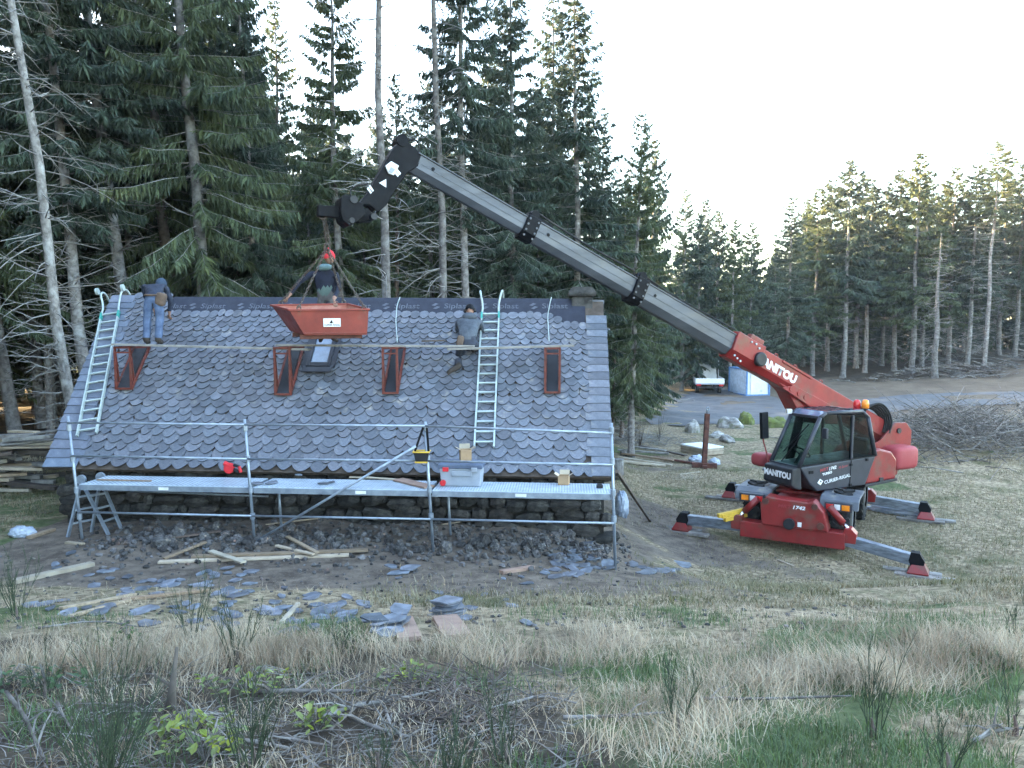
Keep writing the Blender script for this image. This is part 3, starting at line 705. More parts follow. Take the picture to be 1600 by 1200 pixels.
# trestle ladder standing under the deck
def step_ladder():
    base = gpx(150, 840); root = thing('trestle_ladder', 'grey aluminium trestle ladder standing under the scaffold deck', 'ladder', base)
    tops = [at(127, 752, 13.55), at(157, 748, 13.75)]
    feet = [(at(106, 843, 13.25), at(143, 836, 13.6)), (at(170, 842, 13.15), at(190, 830, 13.5))]
    for k, (fa, fb) in enumerate(feet):
        ta, tb = tops[0], tops[1]
        for f_, t_ in ((fa, ta), (fb, tb)):
            f_.z = zg(f_.x, f_.y)
            q = MB(); q.bar(f_, t_, .028, .07, up=hb); q.build('stile', M['galv'], root)
        for j in range(1, 4):
            q = MB(); q.bar(lerp(fa, ta, j / 4.2), lerp(fb, tb, j / 4.2), .03, .03); q.build('rung', M['galv'], root)
    for t_ in tops:
        q = MB(); q.tube([t_ - hb * .02 + Z * .03, t_ + hb * .03 + Z * .03], .085, 14); q.build('hinge_disc', M['galv'], root)
step_ladder()
# ---------------------------------------------------------------- rotating telescopic handler
CC = Vector((7.25, 18.8, -1.12)); ef = Vector((-.912, -.41, 0)).normalized(); es = Vector((-ef.y, ef.x, 0)); 
if es.y > 0: es = -es
cl = Vector((.866, -.5, 0)); cbk = Vector((.5, .866, 0))
TT = frame(CC, ef, es); TC = frame(CC + cl * .12, cl, cbk)
crane = thing('telescopic_crane', 'red rotating telescopic handler on outriggers, its long boom reaching over the hut', 'telescopic handler', CC)
def plane_px(px, py, off):
    "(f, z) in the turret's frame of the point seen at a pixel on the vertical plane s = off"
    r_ = ray(px, py); o_ = CC + es * off; t_ = (o_ - CAM).dot(es) / r_.dot(es); p = CAM + r_ * t_ - CC
    return p.dot(ef), p.z
TS = TT @ Matrix(((1, 0, 0, 0), (0, 0, 1, 0), (0, 1, 0, 0), (0, 0, 0, 1)))      # (f, z, s)
def side_prism(px_poly, off, s0, s1, name, material, parent, bevel=.01):
    q = MB(); q.prism([plane_px(x, y, off) for x, y in px_poly], s0, s1, TS); return q.build(name, material, parent, bevel=bevel, fix=True)
# --- undercarriage
q = MB(); q.box((0, 0, .80), (.95, 4.3, .42), TC); chs = q.build('chassis', M['red'], crane, bevel=.02)
q = MB(); q.box((0, 0, 1.03), (1.15, 2.3, .06), TC); q.build('chassis_deck', M['red'], chs, bevel=.01)
for sy in (-1, 1): 
    q = MB(); q.tube([TC @ Vector((-.85, sy * 1.38, .62)), TC @ Vector((.85, sy * 1.38, .62))], .12, 10); q.build('axle', M['black_plastic'], chs)
def wheel(x, y):
    q = MB(); rad, w = .62, .42; prof_ = [(.30, -.5), (.50, -.5), (.57, -.46), (.60, -.3), (.605, 0), (.60, .3), (.57, .46), (.50, .5), (.30, .5)]
    n = 36; rings = [[(k[1] * w, k[0] * math.cos(2 * math.pi * i / n), k[0] * math.sin(2 * math.pi * i / n)) for i in range(n)] for k in prof_]
    T = TC @ Matrix.Translation((x, y, rad)); q.loft(rings, False, T)
    for i in range(18):
        for s_ in (-1, 1):
            a = 2 * math.pi * (i + (.5 if s_ > 0 else 0)) / 18
            q.box((s_ * .11, 0, .615), (.22, .075, .05), T @ Matrix.Rotation(a, 4, 'X') @ Matrix.Rotation(s_ * .55, 4, 'Z'))
    wo = q.build('wheel', M['rubber'], crane, fix=True)
    q = MB(); prr = [(.31, -.42), (.29, -.36), (.15, -.2), (.14, .2), (.29, .36), (.31, .42)]
    q.loft([[(k[1] * w, k[0] * math.cos(2 * math.pi * i / 20), k[0] * math.sin(2 * math.pi * i / 20)) for i in range(20)] for k in prr], True, T)
    q.build('rim', M['fender'], wo, fix=True)
for sx in (-1, 1):
    for sy in (-1, 1): wheel(sx * .95, sy * 1.38)
    for sy in (-1, 1):
        q = MB(); yy = sy * 1.40
        sec = [(-.58, 1.17), (.40, 1.19), (.60, 1.12), (.66, .93), (.60, .93), (.55, 1.06), (.38, 1.13), (-.58, 1.11)]
        poly = [(sy * a, z) for a, z in sec]
        Tm = TC @ Matrix.Translation((sx * .92, yy, 0)) @ Matrix(((0, 0, 1, 0), (1, 0, 0, 0), (0, 1, 0, 0), (0, 0, 0, 1)))
        q.prism(poly, -.40, .40, Tm); fe = q.build('fender', M['fender'], crane, bevel=.02, fix=True)
        st = MB()
        for k in range(3): st.box((sx * .92 - .18 + k * .18, yy - sy * .05, 1.192), (.075, .34, .008), TC)
        for k, w_ in enumerate(st.v): pass
        tag(st.build('anti_slip_strips', M['wood_grey'], fe), kind='stuff')
        if sy < 0:
            q = MB(); q.box((sx * .92, yy - .69, 1.00), (.56, .10, .20), TC); hs = q.build('lamp_housing', M['dark_grey'], fe, bevel=.015)
            for k, (dx, w_, mm) in enumerate(((-.17, .15, 'red_lens'), (-.02, .12, 'white_lens'), (.15, .16, 'orange_lens'))):
                q = MB(); q.box((sx * .92 + (dx if sx > 0 else -dx) - .0, yy - .745, 1.00), (w_, .02, .12), TC); q.build('tail_lamp_lens', M[mm], hs, bevel=.006)
# stabilisers
for sy in (-1, 1):
    y0 = sy * 2.25
    q = MB(); q.box((0, y0, .33), (2.2, .34, .36), TC); hsg = q.build('stabiliser_housing', M['red'], crane, bevel=.02)
    Tm = TC @ Matrix.Translation((0, y0, 0)) @ Matrix(((1, 0, 0, 0), (0, 0, 1, 0), (0, 1, 0, 0), (0, 0, 0, 1)))
    q = MB(); q.prism([(-.62, .50), (-.66, .98), (-.52, 1.16), (-.34, 1.13), (.34, 1.10), (.46, 1.14), (.68, .92), (.78, .50)], -.22, .16, Tm)
    pl = q.build('front_plate' if sy < 0 else 'rear_plate', M['red'], crane, bevel=.025, fix=True)
    if sy < 0:
        Tx = frame(TC @ Vector((0, y0 - .245 , .97)), cl, Z)
        text_mesh('1742', .105, Tx @ Matrix.Translation((.16, 0, 0)), M['white_print'], 'lettering', pl, bold=.004, shear=.2, sx=1.3)
        text_mesh('MRT', .10, Tx @ Matrix.Translation((-.14, 0, 0)), M['pink_red'], 'lettering', pl, bold=.002, shear=.2, sx=1.4)
        q = MB(); c_ = TC @ Vector((-.02, y0 - .20, .60)); q.tube([c_, c_ - cbk * .12], .12, 16); q.build('tow_pin', M['black_plastic'], pl)
        q = MB(); q.box((.19, y0 - .228, .60), (.08, .014, .10), TC); q.build('data_plate', M['white'], pl)
        for (x_, z_, r_) in ((-.54, 1.04, .07), (.49, 1.03, .065), (.62, .62, .075)):
            q = MB(); c_ = TC @ Vector((x_, y0 - .21, z_)); q.tube([c_, c_ - cbk * .05], r_, 14); q.build('pivot_pin', M['rust'], pl)
    for sx in (-1, 1):
        q = MB(); A = TC @ Vector((sx * 1.0, y0, .36)); fq = TC @ Vector((sx * 2.5, y0, 0)); ez = zg(fq.x, fq.y) - CC.z + .33; B = TC @ Vector((sx * 2.42, y0, ez)); q.bar(A, B, .20, .23); bm_ = q.build('stabiliser_beam', M['steel_beam'], crane, bevel=.012)
        q = MB(); q.prism([(-.06, .17), (.10, .17), (.20, .0), (.16, -.17), (-.03, -.19), (-.10, .0)], -.11, .11, TC @ Matrix.Translation((sx * 2.42, y0, ez)) @ Matrix(((sx, 0, 0, 0), (0, 0, 1, 0), (0, 1, 0, 0), (0, 0, 0, 1))))
        q.build('beam_end', M['black'], bm_, fix=True)
        q = MB(); fx = TC @ Vector((sx * 2.50, y0, 0)); gz = zg(fx.x, fx.y) + .07 - CC.z
        rings = [[(sx * 2.50 + a * w_, y0 + b_ * w_ * .9, z) for a, b_ in ((-1, -1), (1, -1), (1, 1), (-1, 1))] for w_, z in ((.20, gz), (.20, gz + .03), (.09, gz + .25), (.07, gz + .27))]
        q.loft(rings, True, TC); q.build('stabiliser_foot', M['red'], crane, bevel=.01)
        q = MB(); a_ = TC @ Vector((sx * .76, y0 - sy * .02 - .02, 1.02)); b_ = TC @ Vector((sx * 1.22, y0 - .02, .50)); m_ = lerp(a_, b_, .62)
        q.tube([a_, m_], .075, 12); cyl = q.build('stabiliser_cylinder', M['red'], crane, smooth=True)
        q = MB(); q.tube([m_, b_], .04, 10); q.build('piston_rod', M['chrome'], cyl, smooth=True)
        q = MB(); q.prism([(-.16, -.15), (.14, -.15), (.16, .05), (.05, .17), (-.08, .17)], -.14, .14, TC @ Matrix.Translation((sx * 1.17, y0, .45)) @ Matrix(((sx, 0, 0, 0), (0, 0, 1, 0), (0, 1, 0, 0), (0, 0, 0, 1))))
        q.build('beam_bracket', M['red'], hsg, bevel=.01, fix=True)
# --- turret
q = MB(); q.tube([TT @ Vector((0, 0, 1.02)), TT @ Vector((0, 0, 1.2))], .62, 28); q.build('slew_ring', M['black_plastic'], crane)
q = MB(); q.prism([(-2.5, -.62), (-2.5, .62), (-.6, .95), (.75, .95), (.95, .3), (.75, -.55), (-.6, -.7)], 1.17, 1.30, TT); tur = q.build('turret', M['red'], crane, bevel=.02)
PV = TT @ Vector((-2.72, -.05, 2.10)); PTIP = at(634, 250, 14.5); PTIP = PTIP
bd = (PTIP - PV).normalized(); bs = bd.cross(Z).normalized(); bs = bs if bs.y < 0 else -bs; bu = bs.cross(bd); bu = bu if bu.z > 0 else -bu
BLEN = (PTIP - PV).length
def boom_s(px):
    lo, hi = -1.0, BLEN + 1
    for _ in range(40):
        m_ = (lo + hi) / 2
        if proj(PV + bd * m_)[0] > px: lo = m_
        else: hi = m_
    return lo
def boom_pt(s_, x, y): return PV + bd * s_ + bs * x + bu * y
def boom_box(s0, s1, w, h, name, material, parent, ch=.10, bevel=.008, dy=0.0, ln=None):
    q = MB(); hw, hh = w / 2, h / 2
    sec = [(-hw, hh), (-hw, -hh + ch * 1.2), (-hw + ch, -hh), (hw - ch, -hh), (hw, -hh + ch * 1.2), (hw, hh)]
    q.loft([[boom_pt(s_, x, y + dy) for x, y in sec] for s_ in (s0, s1)]); return q.build(name, material, parent, bevel=bevel, fix=True)
S1, S2, S3, S4 = boom_s(1142), boom_s(990), boom_s(822), boom_s(640)
b0 = boom_box(-.40, S1, .50, .56, 'boom_base_section', M['red'], crane, .12, .015)
b1 = boom_box(S1 - .3, S2 + .05, .40, .48, 'boom_section', M['boom_grey'], crane, .12)
b2 = boom_box(S2 - .3, S3 + .05, .34, .415, 'boom_section', M['boom_grey'], crane, .10)
b3 = boom_box(S3 - .3, S4, .29, .36, 'boom_section', M['boom_grey'], crane, .09)
for (bo, sa, sb, w, h) in ((b1, S1, S2, .40, .48), (b2, S2, S3, .34, .415), (b3, S3, S4, .29, .36)):
    q = MB(); q.bar(boom_pt(sa, 0, h / 2 + .012), boom_pt(sb - .05, 0, h / 2 + .012), w + .05, .02, up=bu); q.build('top_flange', M['boom_grey'], bo)
    q = MB()
    q.bar(boom_pt(sa, w / 2 + .003, h * .10), boom_pt(sb - .05, w / 2 + .003, h * .10), .008, .012, up=bu); q.build('weld_seam', M['boom_dark'], bo)
    q = MB(); c_ = boom_pt(sb - .42, w / 2 - .01, h * .17); q.tube([c_, c_ + bs * .02], .035, 12); q.build('inspection_hole', M['black'], bo)
for k, (sc, w, h) in enumerate(((S2, .48, .57), (S3, .41, .50))):
    co = boom_box(sc - .17, sc + .13, w, h, 'boom_collar', M['black'], crane, .12, .015)
    q = MB()
    for y in (-.2, -.07, .06, .19):
        for s_ in (-.12, .08): 
            c_ = boom_pt(sc + s_, w / 2 - .01, y * h / .55); q.tube([c_, c_ + bs * .025], .022, 8)
    tag(q.build('collar_bolts', M['boom_grey'], co), kind='stuff')
    q = MB(); c_ = boom_pt(sc - .02, .05, h / 2 + .07); q.tube([c_ - bs * .08, c_ + bs * .08], .09, 14); q.build('pulley', M['black'], co)
    q = MB(); q.bar(boom_pt(sc - .5, .0, h / 2 + .05), boom_pt(sc + .1, 0, h / 2 + .05), .12, .07, up=bu); q.build('sheave_bracket', M['black'], co)
q = MB(); q.tube(chaikin([boom_pt(S3 - .02, .05, .40), boom_pt(S3 - .6, .06, .36), boom_pt(lerp(S3, S2, .5), .07, .33), boom_pt(S2 + .2, .06, .38)], 2), .022, 8); q.build('hydraulic_hose', M['rubber'], crane, smooth=True)
q = MB(); q.tube(chaikin([boom_pt(S2 - .1, .05, .40), boom_pt(S2 - .7, .07, .34), boom_pt(lerp(S2, S1, .5), .07, .34), boom_pt(S1 + .1, .05, .40)], 2), .018, 8); q.build('hydraulic_hose', M['rubber'], crane, smooth=True)
# end collar of the base section, gusset, fittings, lettering
ec = boom_box(S1 - .75, S1 + .14, .55, .64, 'boom_end_collar', M['red'], b0, .16, .02, dy=.02)
q = MB(); q.bar(boom_pt(S1 - .72, .1, .42), boom_pt(S1 - .3, .1, .42), .16, .12, up=bu); q.build('collar_lug', M['red'], ec, bevel=.02)
q = MB()
for s_, y in ((S1 + .05, -.22), (S1 - .05, -.25), (S1 - .16, -.27), (S1 - .28, .26), (S1 - .42, .27), (S1 - .55, .22)):
    c_ = boom_pt(s_, .275, y); q.tube([c_, c_ + bs * .025], .026, 8)
tag(q.build('collar_bolts', M['galv'], ec), kind='stuff')
q = MB(); c_ = boom_pt(boom_s(1174), .24, .0); q.tube([c_, c_ + bs * .10, c_ + bs * .12], [.17, .17, .13], 18); q.build('round_cover', M['black_plastic'], b0, smooth=False, bevel=.01)
Tx = frame(boom_pt(boom_s(1201), .256, .0), -bd, bu)
text_mesh('MANITOU', .265, Tx, M['white_print'], 'lettering', b0, bold=.016, sx=1.12)
q = MB(); q.bar(boom_pt(boom_s(1205), .265, .25), boom_pt(boom_s(1250), .265, .25), .03, .05, up=bu); q.build('boom_rib', M['red'], b0)
for px in (1198, 1228, 1268):
    q = MB(); c_ = boom_pt(boom_s(px), .1, .31); q.tube(chaikin([c_, c_ + bu * .07, c_ + bu * .07 - bd * .1, c_ - bd * .1], 2), .014, 6); q.build('lifting_eye', M['red'], b0)
side_prism([(1206, 596), (1300, 640), (1302, 662), (1262, 660), (1236, 640), (1222, 612)], -.02, -.24, .20, 'lift_cylinder_bracket', M['red'], b0, .02)
side_prism([(1222, 606), (1240, 602), (1300, 634), (1300, 648), (1275, 642)], .27, .255, .285, 'reinforcing_plate', M['red'], b0, .008)
for px, py in ((1236, 608), (1248, 615), (1258, 621)):
    f_, z_ = plane_px(px, py, .28); c_ = TT @ Vector((f_, .285, z_)); q = MB(); q.tube([c_, c_ + es * .02], .055, 12); q.build('pin_boss', M['red'], b0)
q = MB(); a_ = TT @ Vector((.55, -.05, 1.35)); f_, z_ = plane_px(1252, 648, 0); q.tube([a_, TT @ Vector((f_, -.02, z_))], .10, 12); q.build('lift_cylinder', M['black'], crane, smooth=True)
# rear uprights, counterweight, engine cover
for s_ in (-.42, .34):
    q = MB(); q.prism([plane_px(x, y, .3) for x, y in ((1330, 722), (1400, 735), (1418, 722), (1421, 672), (1413, 660), (1396, 660), (1372, 688), (1345, 702))], s_ - .03, s_ + .03, TS)
    up_ = q.build('boom_pivot_plate', M['red'], tur, bevel=.012, fix=True)
q = MB(); c_ = PV + bs * .36; q.tube([c_ - bs * .78, c_ + bs * .05], .09, 16); q.build('boom_pivot_pin', M['rust'], tur)
q = MB()
f_, z_ = plane_px(1404, 673, .37); c_ = TT @ Vector((f_, .375, z_)); q.tube([c_, c_ + es * .03], .07, 14); q.build('lifting_eye', M['black_plastic'], tur)
def round_box(c_, d, T, k=.5, nu=24, nv=14):
    q = MB(); rings = []
    sgn = lambda v, e: math.copysign(abs(v) ** e, v)
    q.ball((0, 0, 0), (2, 2, 2), nu, nv)
    vs_ = []
    for v in q.v:
        v = Vector(v); th = math.asin(max(-1, min(1, v.z))); ph = math.atan2(v.y, v.x)
        x = sgn(math.cos(th), k) * sgn(math.cos(ph), k); y = sgn(math.cos(th), k) * sgn(math.sin(ph), k); z = sgn(math.sin(th), k)
        vs_.append(Vector((c_[0] + x * d[0] / 2, c_[1] + y * d[1] / 2, c_[2] + z * d[2] / 2)))
    return MB().add(vs_, q.f, T)
round_box((-2.65, .42, 1.60), (.85, .80, .60), TT, .38).build('counterweight', M['pink_red'], crane, smooth=True)
eng = side_prism([(1352, 757), (1400, 748), (1402, 718), (1394, 706), (1376, 701), (1366, 704)], 1.28, .50, 1.28, 'engine_cover', M['red'], crane, .05)
side_prism([(1350, 762), (1401, 751), (1401, 747), (1352, 757)], 1.28, .50, 1.30, 'bumper_strip', M['black_plastic'], eng, .01)
f_, z_ = plane_px(1377, 749, 1.29); q = MB(); q.box((f_, 1.29, z_), (.13, .02, .09), TT); q.build('latch', M['black_plastic'], eng)
round_box((.85, -.55, 1.62), (.5, .45, .34), TT, .6).build('fuel_tank', M['pink_red'], crane, smooth=True)
# hoses looping behind the cab
for k in range(6):
    a_ = TT @ Vector((-1.15 - .03 * k, .05 + .07 * k, 2.62 - .02 * k)); b_ = TT @ Vector((-2.35 - .02 * k, .12 + .05 * k, 2.2))
    mid = [a_, a_ + Z * (.22 + .03 * k) - ef * .25, lerp(a_, b_, .75) + Z * (.58 + .035 * k), b_ + Z * .35 - ef * .12, b_]
    q = MB(); q.tube(chaikin(mid, 3), .026, 8); q.build('hydraulic_hose', M['rubber'], crane, smooth=True)
q = MB(); c_ = TT @ Vector((-1.28, .35, 2.70)); q.tube([c_, c_ + es * .16], .10, 14); q.build('hose_drum', M['black_plastic'], crane)
# --- cab
SN, SF = 1.35, .42                                   # near and far side planes
cab = bpy.data.objects.new('cab', None); COL.objects.link(cab); cab.parent = crane; cab.location = TT @ Vector((.4, .9, 1.3)); cab.matrix_parent_inverse = crane.matrix_basis.inverted()
def cpart(q, name, material, bevel=.01, smooth=False, fix=False):
    o = q.build(name, material, None, smooth=smooth, bevel=bevel, fix=fix); o.parent = cab; o.matrix_parent_inverse = cab.matrix_basis.inverted(); return o
P = lambda x, y: Vector(plane_px(x, y, SN))
A_, B_, C_, D_, E_, F_, G_, H_, I_ = [P(*k) for k in ((1250, 731), (1283, 653), (1292, 646), (1349, 643), (1358, 652), (1369, 712), (1352, 758), (1277, 768), (1266, 758))]
def c3(p, s_): return TT @ Vector((p[0], s_, p[1]))
q = MB(); q.prism([tuple(k) for k in (A_, F_, G_, H_, I_)], SF, SN, TS); body = cpart(q, 'cab_body', M['dark_grey'], .03, fix=True)
# nose box under the windscreen
q = MB(); f0, z0 = A_; q.prism([(f0 + .20, z0 - .03), (f0 - .05, z0 + .02), (f0 - .10, z0 - .52), (f0 + .10, z0 - .48), (f0 + .22, z0 - .40)], SF + .02, SN - .02, TS); nose = cpart(q, 'nose_panel', M['black_plastic'], .03, fix=True)
Tx = frame(TT @ Vector((f0 + .218, (SF + SN) / 2, z0 - .20)), es, Z)
text_mesh('MANITOU', .185, Tx, M['white_print'], 'lettering', cab, bold=.011, sx=.98).matrix_parent_inverse = cab.matrix_basis.inverted()
for s_ in (SN - .03, SF + .03):
    for a_, b_, r_ in ((A_, B_, .05), (B_, C_, .045), (C_, D_, .045), (D_, E_, .045), (E_, F_, .05)):
        q = MB(); q.tube([c3(a_, s_), c3(b_, s_)], r_, 8); cpart(q, 'cab_pillar', M['dark_grey'], 0, smooth=True)
    m0, m1 = P(1331, 718), P(1334, 649)
    q = MB(); q.bar(c3(m0, s_), c3(m1, s_), .07, .06); cpart(q, 'door_pillar', M['dark_grey'])
for a_ in (B_, E_, A_, D_):
    q = MB(); q.bar(c3(a_, SF + .03), c3(a_, SN - .03), .07, .06); cpart(q, 'cross_rail', M['dark_grey'])
q = MB(); q.add([c3(B_ + Vector((.02, .0)), SF + .05), c3(B_ + Vector((.02, .0)), SN - .05), c3(C_ + Vector((0, .035)), SN - .08), c3(D_ + Vector((0, .045)), SN - .08), c3(E_, SN - .05), c3(E_, SF + .05), c3(D_ + Vector((0, .045)), SF + .08), c3(C_ + Vector((0, .035)), SF + .08)],
      [(0, 1, 2, 7), (7, 2, 3, 6), (6, 3, 4, 5)]); cpart(q, 'roof_window', M['pane'], 0)
for k in range(4):
    t_ = (k + .7) / 5; q = MB(); q.bar(c3(lerp(C_, D_, t_) + Vector((0, .055)), SF + .1), c3(lerp(C_, D_, t_) + Vector((0, .055)), SN - .1), .022, .02); cpart(q, 'roof_grille_bar', M['black_plastic'], 0)
def glz(pts, name): 
    q = MB(); q.add(pts, [tuple(range(len(pts)))]); return cpart(q, name, M['glass'], 0)
glz([c3(A_, SF + .06), c3(A_, SN - .06), c3(B_, SN - .06), c3(B_, SF + .06)], 'windscreen')
for s_ in (SN - .03, SF + .03):
    glz([c3(A_ + Vector((-.05, .03)), s_), c3(m0, s_), c3(m1, s_), c3(C_, s_), c3(B_, s_)], 'door_window')
    glz([c3(m0, s_), c3(F_, s_), c3(E_, s_), c3(D_, s_), c3(m1, s_)], 'quarter_window')
glz([c3(F_, SF + .06), c3(F_, SN - .06), c3(E_, SN - .06), c3(E_, SF + .06)], 'rear_window')
q = MB(); q.bar(c3(P(1330, 718), SN + .006), c3(P(1327, 764), SN + .006), .012, .012); cpart(q, 'door_gap', M['black'], 0)
q = MB(); q.bar(c3(P(1256, 728), SN + .005), c3(P(1368, 712), SN + .005), .02, .03); cpart(q, 'window_seal', M['black'], 0)
for px, py in ((1354, 718), (1329, 726), (1328, 757)):
    f_, z_ = P(px, py); q = MB(); q.box((f_, SN + .015, z_), (.07, .03, .06), TT); cpart(q, 'door_handle' if px > 1350 else 'hinge', M['black'], .005)
f_, z_ = P(1267, 738); q = MB(); q.box((f_, SN + .008, z_), (.13, .016, .07), TT); cpart(q, 'side_vent', M['black'], .004)
def cab_text(body_, px, py, size, mm, **k):
    f_, z_ = P(px, py); T = frame(TT @ Vector((f_, SN + .012, z_)), -ef + Z * .14, Z)
    o = text_mesh(body_, size, T, mm, 'lettering', cab, **k); o.matrix_parent_inverse = cab.matrix_basis.inverted(); return o
cab_text('CURIER-RIGAL', 1308, 748, .11, M['white_print'], bold=.002, sx=1.15)
cab_text('1742', 1300, 731.5, .10, M['white_print'], bold=.003, shear=.2, sx=1.2); cab_text('MRT', 1287, 734, .10, M['pink_red'], bold=.002, shear=.2, sx=1.3)
cab_text('TURBO', 1292, 739.5, .075, M['white_print'], bold=.003, sx=1.2); cab_text('M Series', 1317, 729, .085, M['pink_red'], shear=.3)
f_, z_ = P(1281, 753); dl = MB(); dl.prism([(-.09, 0), (0, -.075), (.09, 0), (0, .075)], 0, .003, frame(TT @ Vector((f_, SN + .012, z_)), -ef + Z * .14, Z)); cpart(dl, 'logo_mark', M['white_print'], 0)
dl = MB(); dl.prism([(-.02, -.005), (.045, -.01), (.01, .045)], 0, .003, frame(TT @ Vector((f_, SN + .016, z_)), -ef + Z * .14, Z)); cpart(dl, 'logo_mark', M['dark_grey'], 0)
# inside the cab
q = MB(); sx_, sz_ = plane_px(1335, 735, .9); q.box((sx_ + .12, .9, sz_ + .05), (.5, .5, .14), TT); q.box((sx_ - .16, .9, sz_ + .42), (.14, .48, .75), TT @ Matrix.Translation((0, 0, 0))); cpart(q, 'seat', M['black_plastic'], .05)
q = MB(); a_ = TT @ Vector((f0 - .25, .9, z0 - .05)); b_ = TT @ Vector((f0 - .5, .9, z0 + .25)); q.tube([a_, b_], .035, 8)
n_ = (b_ - a_).normalized(); x_ = n_.cross(es).normalized(); q.tube([b_ + (x_ * math.cos(k * .5236) + es * math.sin(k * .5236)) * .19 for k in range(13)], .018, 6); cpart(q, 'steering_wheel', M['black_plastic'], 0)
# wiper, mirrors, beacons, work lamp
q = MB(); q.tube([c3(lerp(A_, B_, .05), SF + .35) + ef * .03, c3(lerp(A_, B_, .62), SF + .62) + ef * .03], .012, 6); q.tube([c3(lerp(A_, B_, .25), SF + .30) + ef * .035, c3(lerp(A_, B_, .85), SF + .70) + ef * .035], .014, 6); cpart(q, 'wiper', M['black'], 0)
mA = c3(A_, SF) + ef * .02; mt = at(1191, 645, (mA.y + .15)); ml = at(1192, 688, mA.y + .15)
q = MB(); q.tube(chaikin([mA - Z * .1, at(1196, 700, mA.y + .1), ml, mt], 2), .018, 6); cpart(q, 'mirror_arm', M['red'], 0)
q = MB(); q.bar(mt + Z * .02 + es * .05, ml + Z * .05 + es * .05, .09, .20, up=ef); cpart(q, 'mirror', M['black'], .015)
q = MB(); f_, z_ = P(1289, 676); q.box((f_ + .1, SN + .10, z_), (.07, .14, .24), TT); cpart(q, 'mirror', M['dark_grey'], .02)
for px, mm, nm in ((1339, 'red_lens', 'red_beacon'), (1352, 'orange_lens', 'orange_beacon')):
    p_ = at(px, 634, 18.3 if px < 1345 else 18.2); q = MB(); q.tube([p_ - Z * .32, p_ - Z * .05], .022, 8); st_ = cpart(q, 'beacon_stalk', M['black'], 0)
    q = MB(); q.tube([p_ - Z * .06, p_ + Z * .05, p_ + Z * .125, p_ + Z * .15], [.085, .085, .07, .03], 14); cpart(q, nm, M[mm], 0, smooth=True)
q = MB(); p_ = c3(B_, SF) + ef * .05 + Z * .06; q.box(p_, (.12, .12, .11)); cpart(q, 'work_lamp', M['white_lens'], .01)
# --- jib head
def head_prism(poly, s0, s1, name, material, parent, bevel=.012):
    q = MB(); o_ = (PTIP - CC).dot(es); q.prism([plane_px(x, y, o_) for x, y in poly], o_ + s0, o_ + s1, TS); return q.build(name, material, parent, bevel=bevel, fix=True)
jib = head_prism([(610, 236), (619, 224), (632, 222), (644, 232), (655, 244), (650, 262), (634, 272), (614, 300), (601, 322), (588, 334), (574, 322), (556, 322), (573, 302)], -.15, .15, 'jib', M['black'], crane, .02)
o_ = (PTIP - CC).dot(es)
q = MB(); f_, z_ = plane_px(625, 222, o_); c_ = TT @ Vector((f_, o_, z_)); q.tube([c_ - es * .17, c_ + es * .17], .11, 16); q.build('jib_pin', M['black'], jib)
head_prism([(598, 262), (607, 255), (619, 262), (611, 277), (603, 274)], .15, .20, 'control_box', M['white'], jib, .01)
head_prism([(606, 264), (613, 268), (608, 274), (603, 271)], .20, .215, 'box_lid', M['tool_grey'], jib, .004)
head_prism([(589, 288), (600, 282), (600, 295)], .15, .155, 'warning_triangle', M['white_print'], jib, 0)
for k in range(2):
    head_prism([(570 + k * 3, 297 - k * 3), (572 + k * 3, 294 - k * 3), (578 + k * 3, 303 - k * 3), (576 + k * 3, 305 - k * 3)], .15, .156, 'stripe_mark', M['white_print'], jib, 0)
    head_prism([(612 + k * 3, 272 - k * 3), (614 + k * 3, 269 - k * 3), (620 + k * 3, 276 - k * 3), (618 + k * 3, 279 - k * 3)], .15, .156, 'stripe_mark', M['white_print'], jib, 0)
car = head_prism([(528, 313), (533, 307), (550, 310), (554, 318), (562, 320), (566, 338), (556, 348), (541, 355), (531, 347), (528, 338)], -.26, .26, 'carriage', M['black'], crane, .015)
head_prism([(556, 330), (572, 325), (583, 338), (578, 346), (558, 349)], -.10, .10, 'tilt_link', M['black'], car)
q = MB(); 
for px, py, r_ in ((548, 315, .07), (579, 341, .06), (545, 347, .05)):
    f_, z_ = plane_px(px, py, o_); c_ = TT @ Vector((f_, o_, z_)); q = MB(); q.tube([c_ - es * .28, c_ + es * .28], r_, 14); q.build('carriage_pin', M['black_plastic'], car)
f1, z1 = plane_px(593, 313, o_); f2, z2 = plane_px(581, 336, o_); q = MB(); q.tube([TT @ Vector((f1, o_ + .1, z1)), TT @ Vector((f2, o_ + .1, z2))], .03, 8); q.build('tilt_cylinder_rod', M['chrome'], car, smooth=True)
arm = head_prism([(496, 321), (530, 324), (530, 341), (496, 338)], -.09, .09, 'hook_arm', M['black'], crane, .01)
q = MB(); q.tube(chaikin([at(552, 313, 14.4), at(545, 300, 14.4), at(556, 290, 14.45), at(575, 287, 14.5)], 3), .014, 6); q.build('hydraulic_hose', M['rubber'], crane, smooth=True)
q = MB(); q.tube(chaikin([at(634, 222, 14.6), at(650, 216, 14.6), at(656, 230, 14.65), at(652, 244, 14.6)], 3), .014, 6); q.build('hydraulic_hose', M['rubber'], crane, smooth=True)

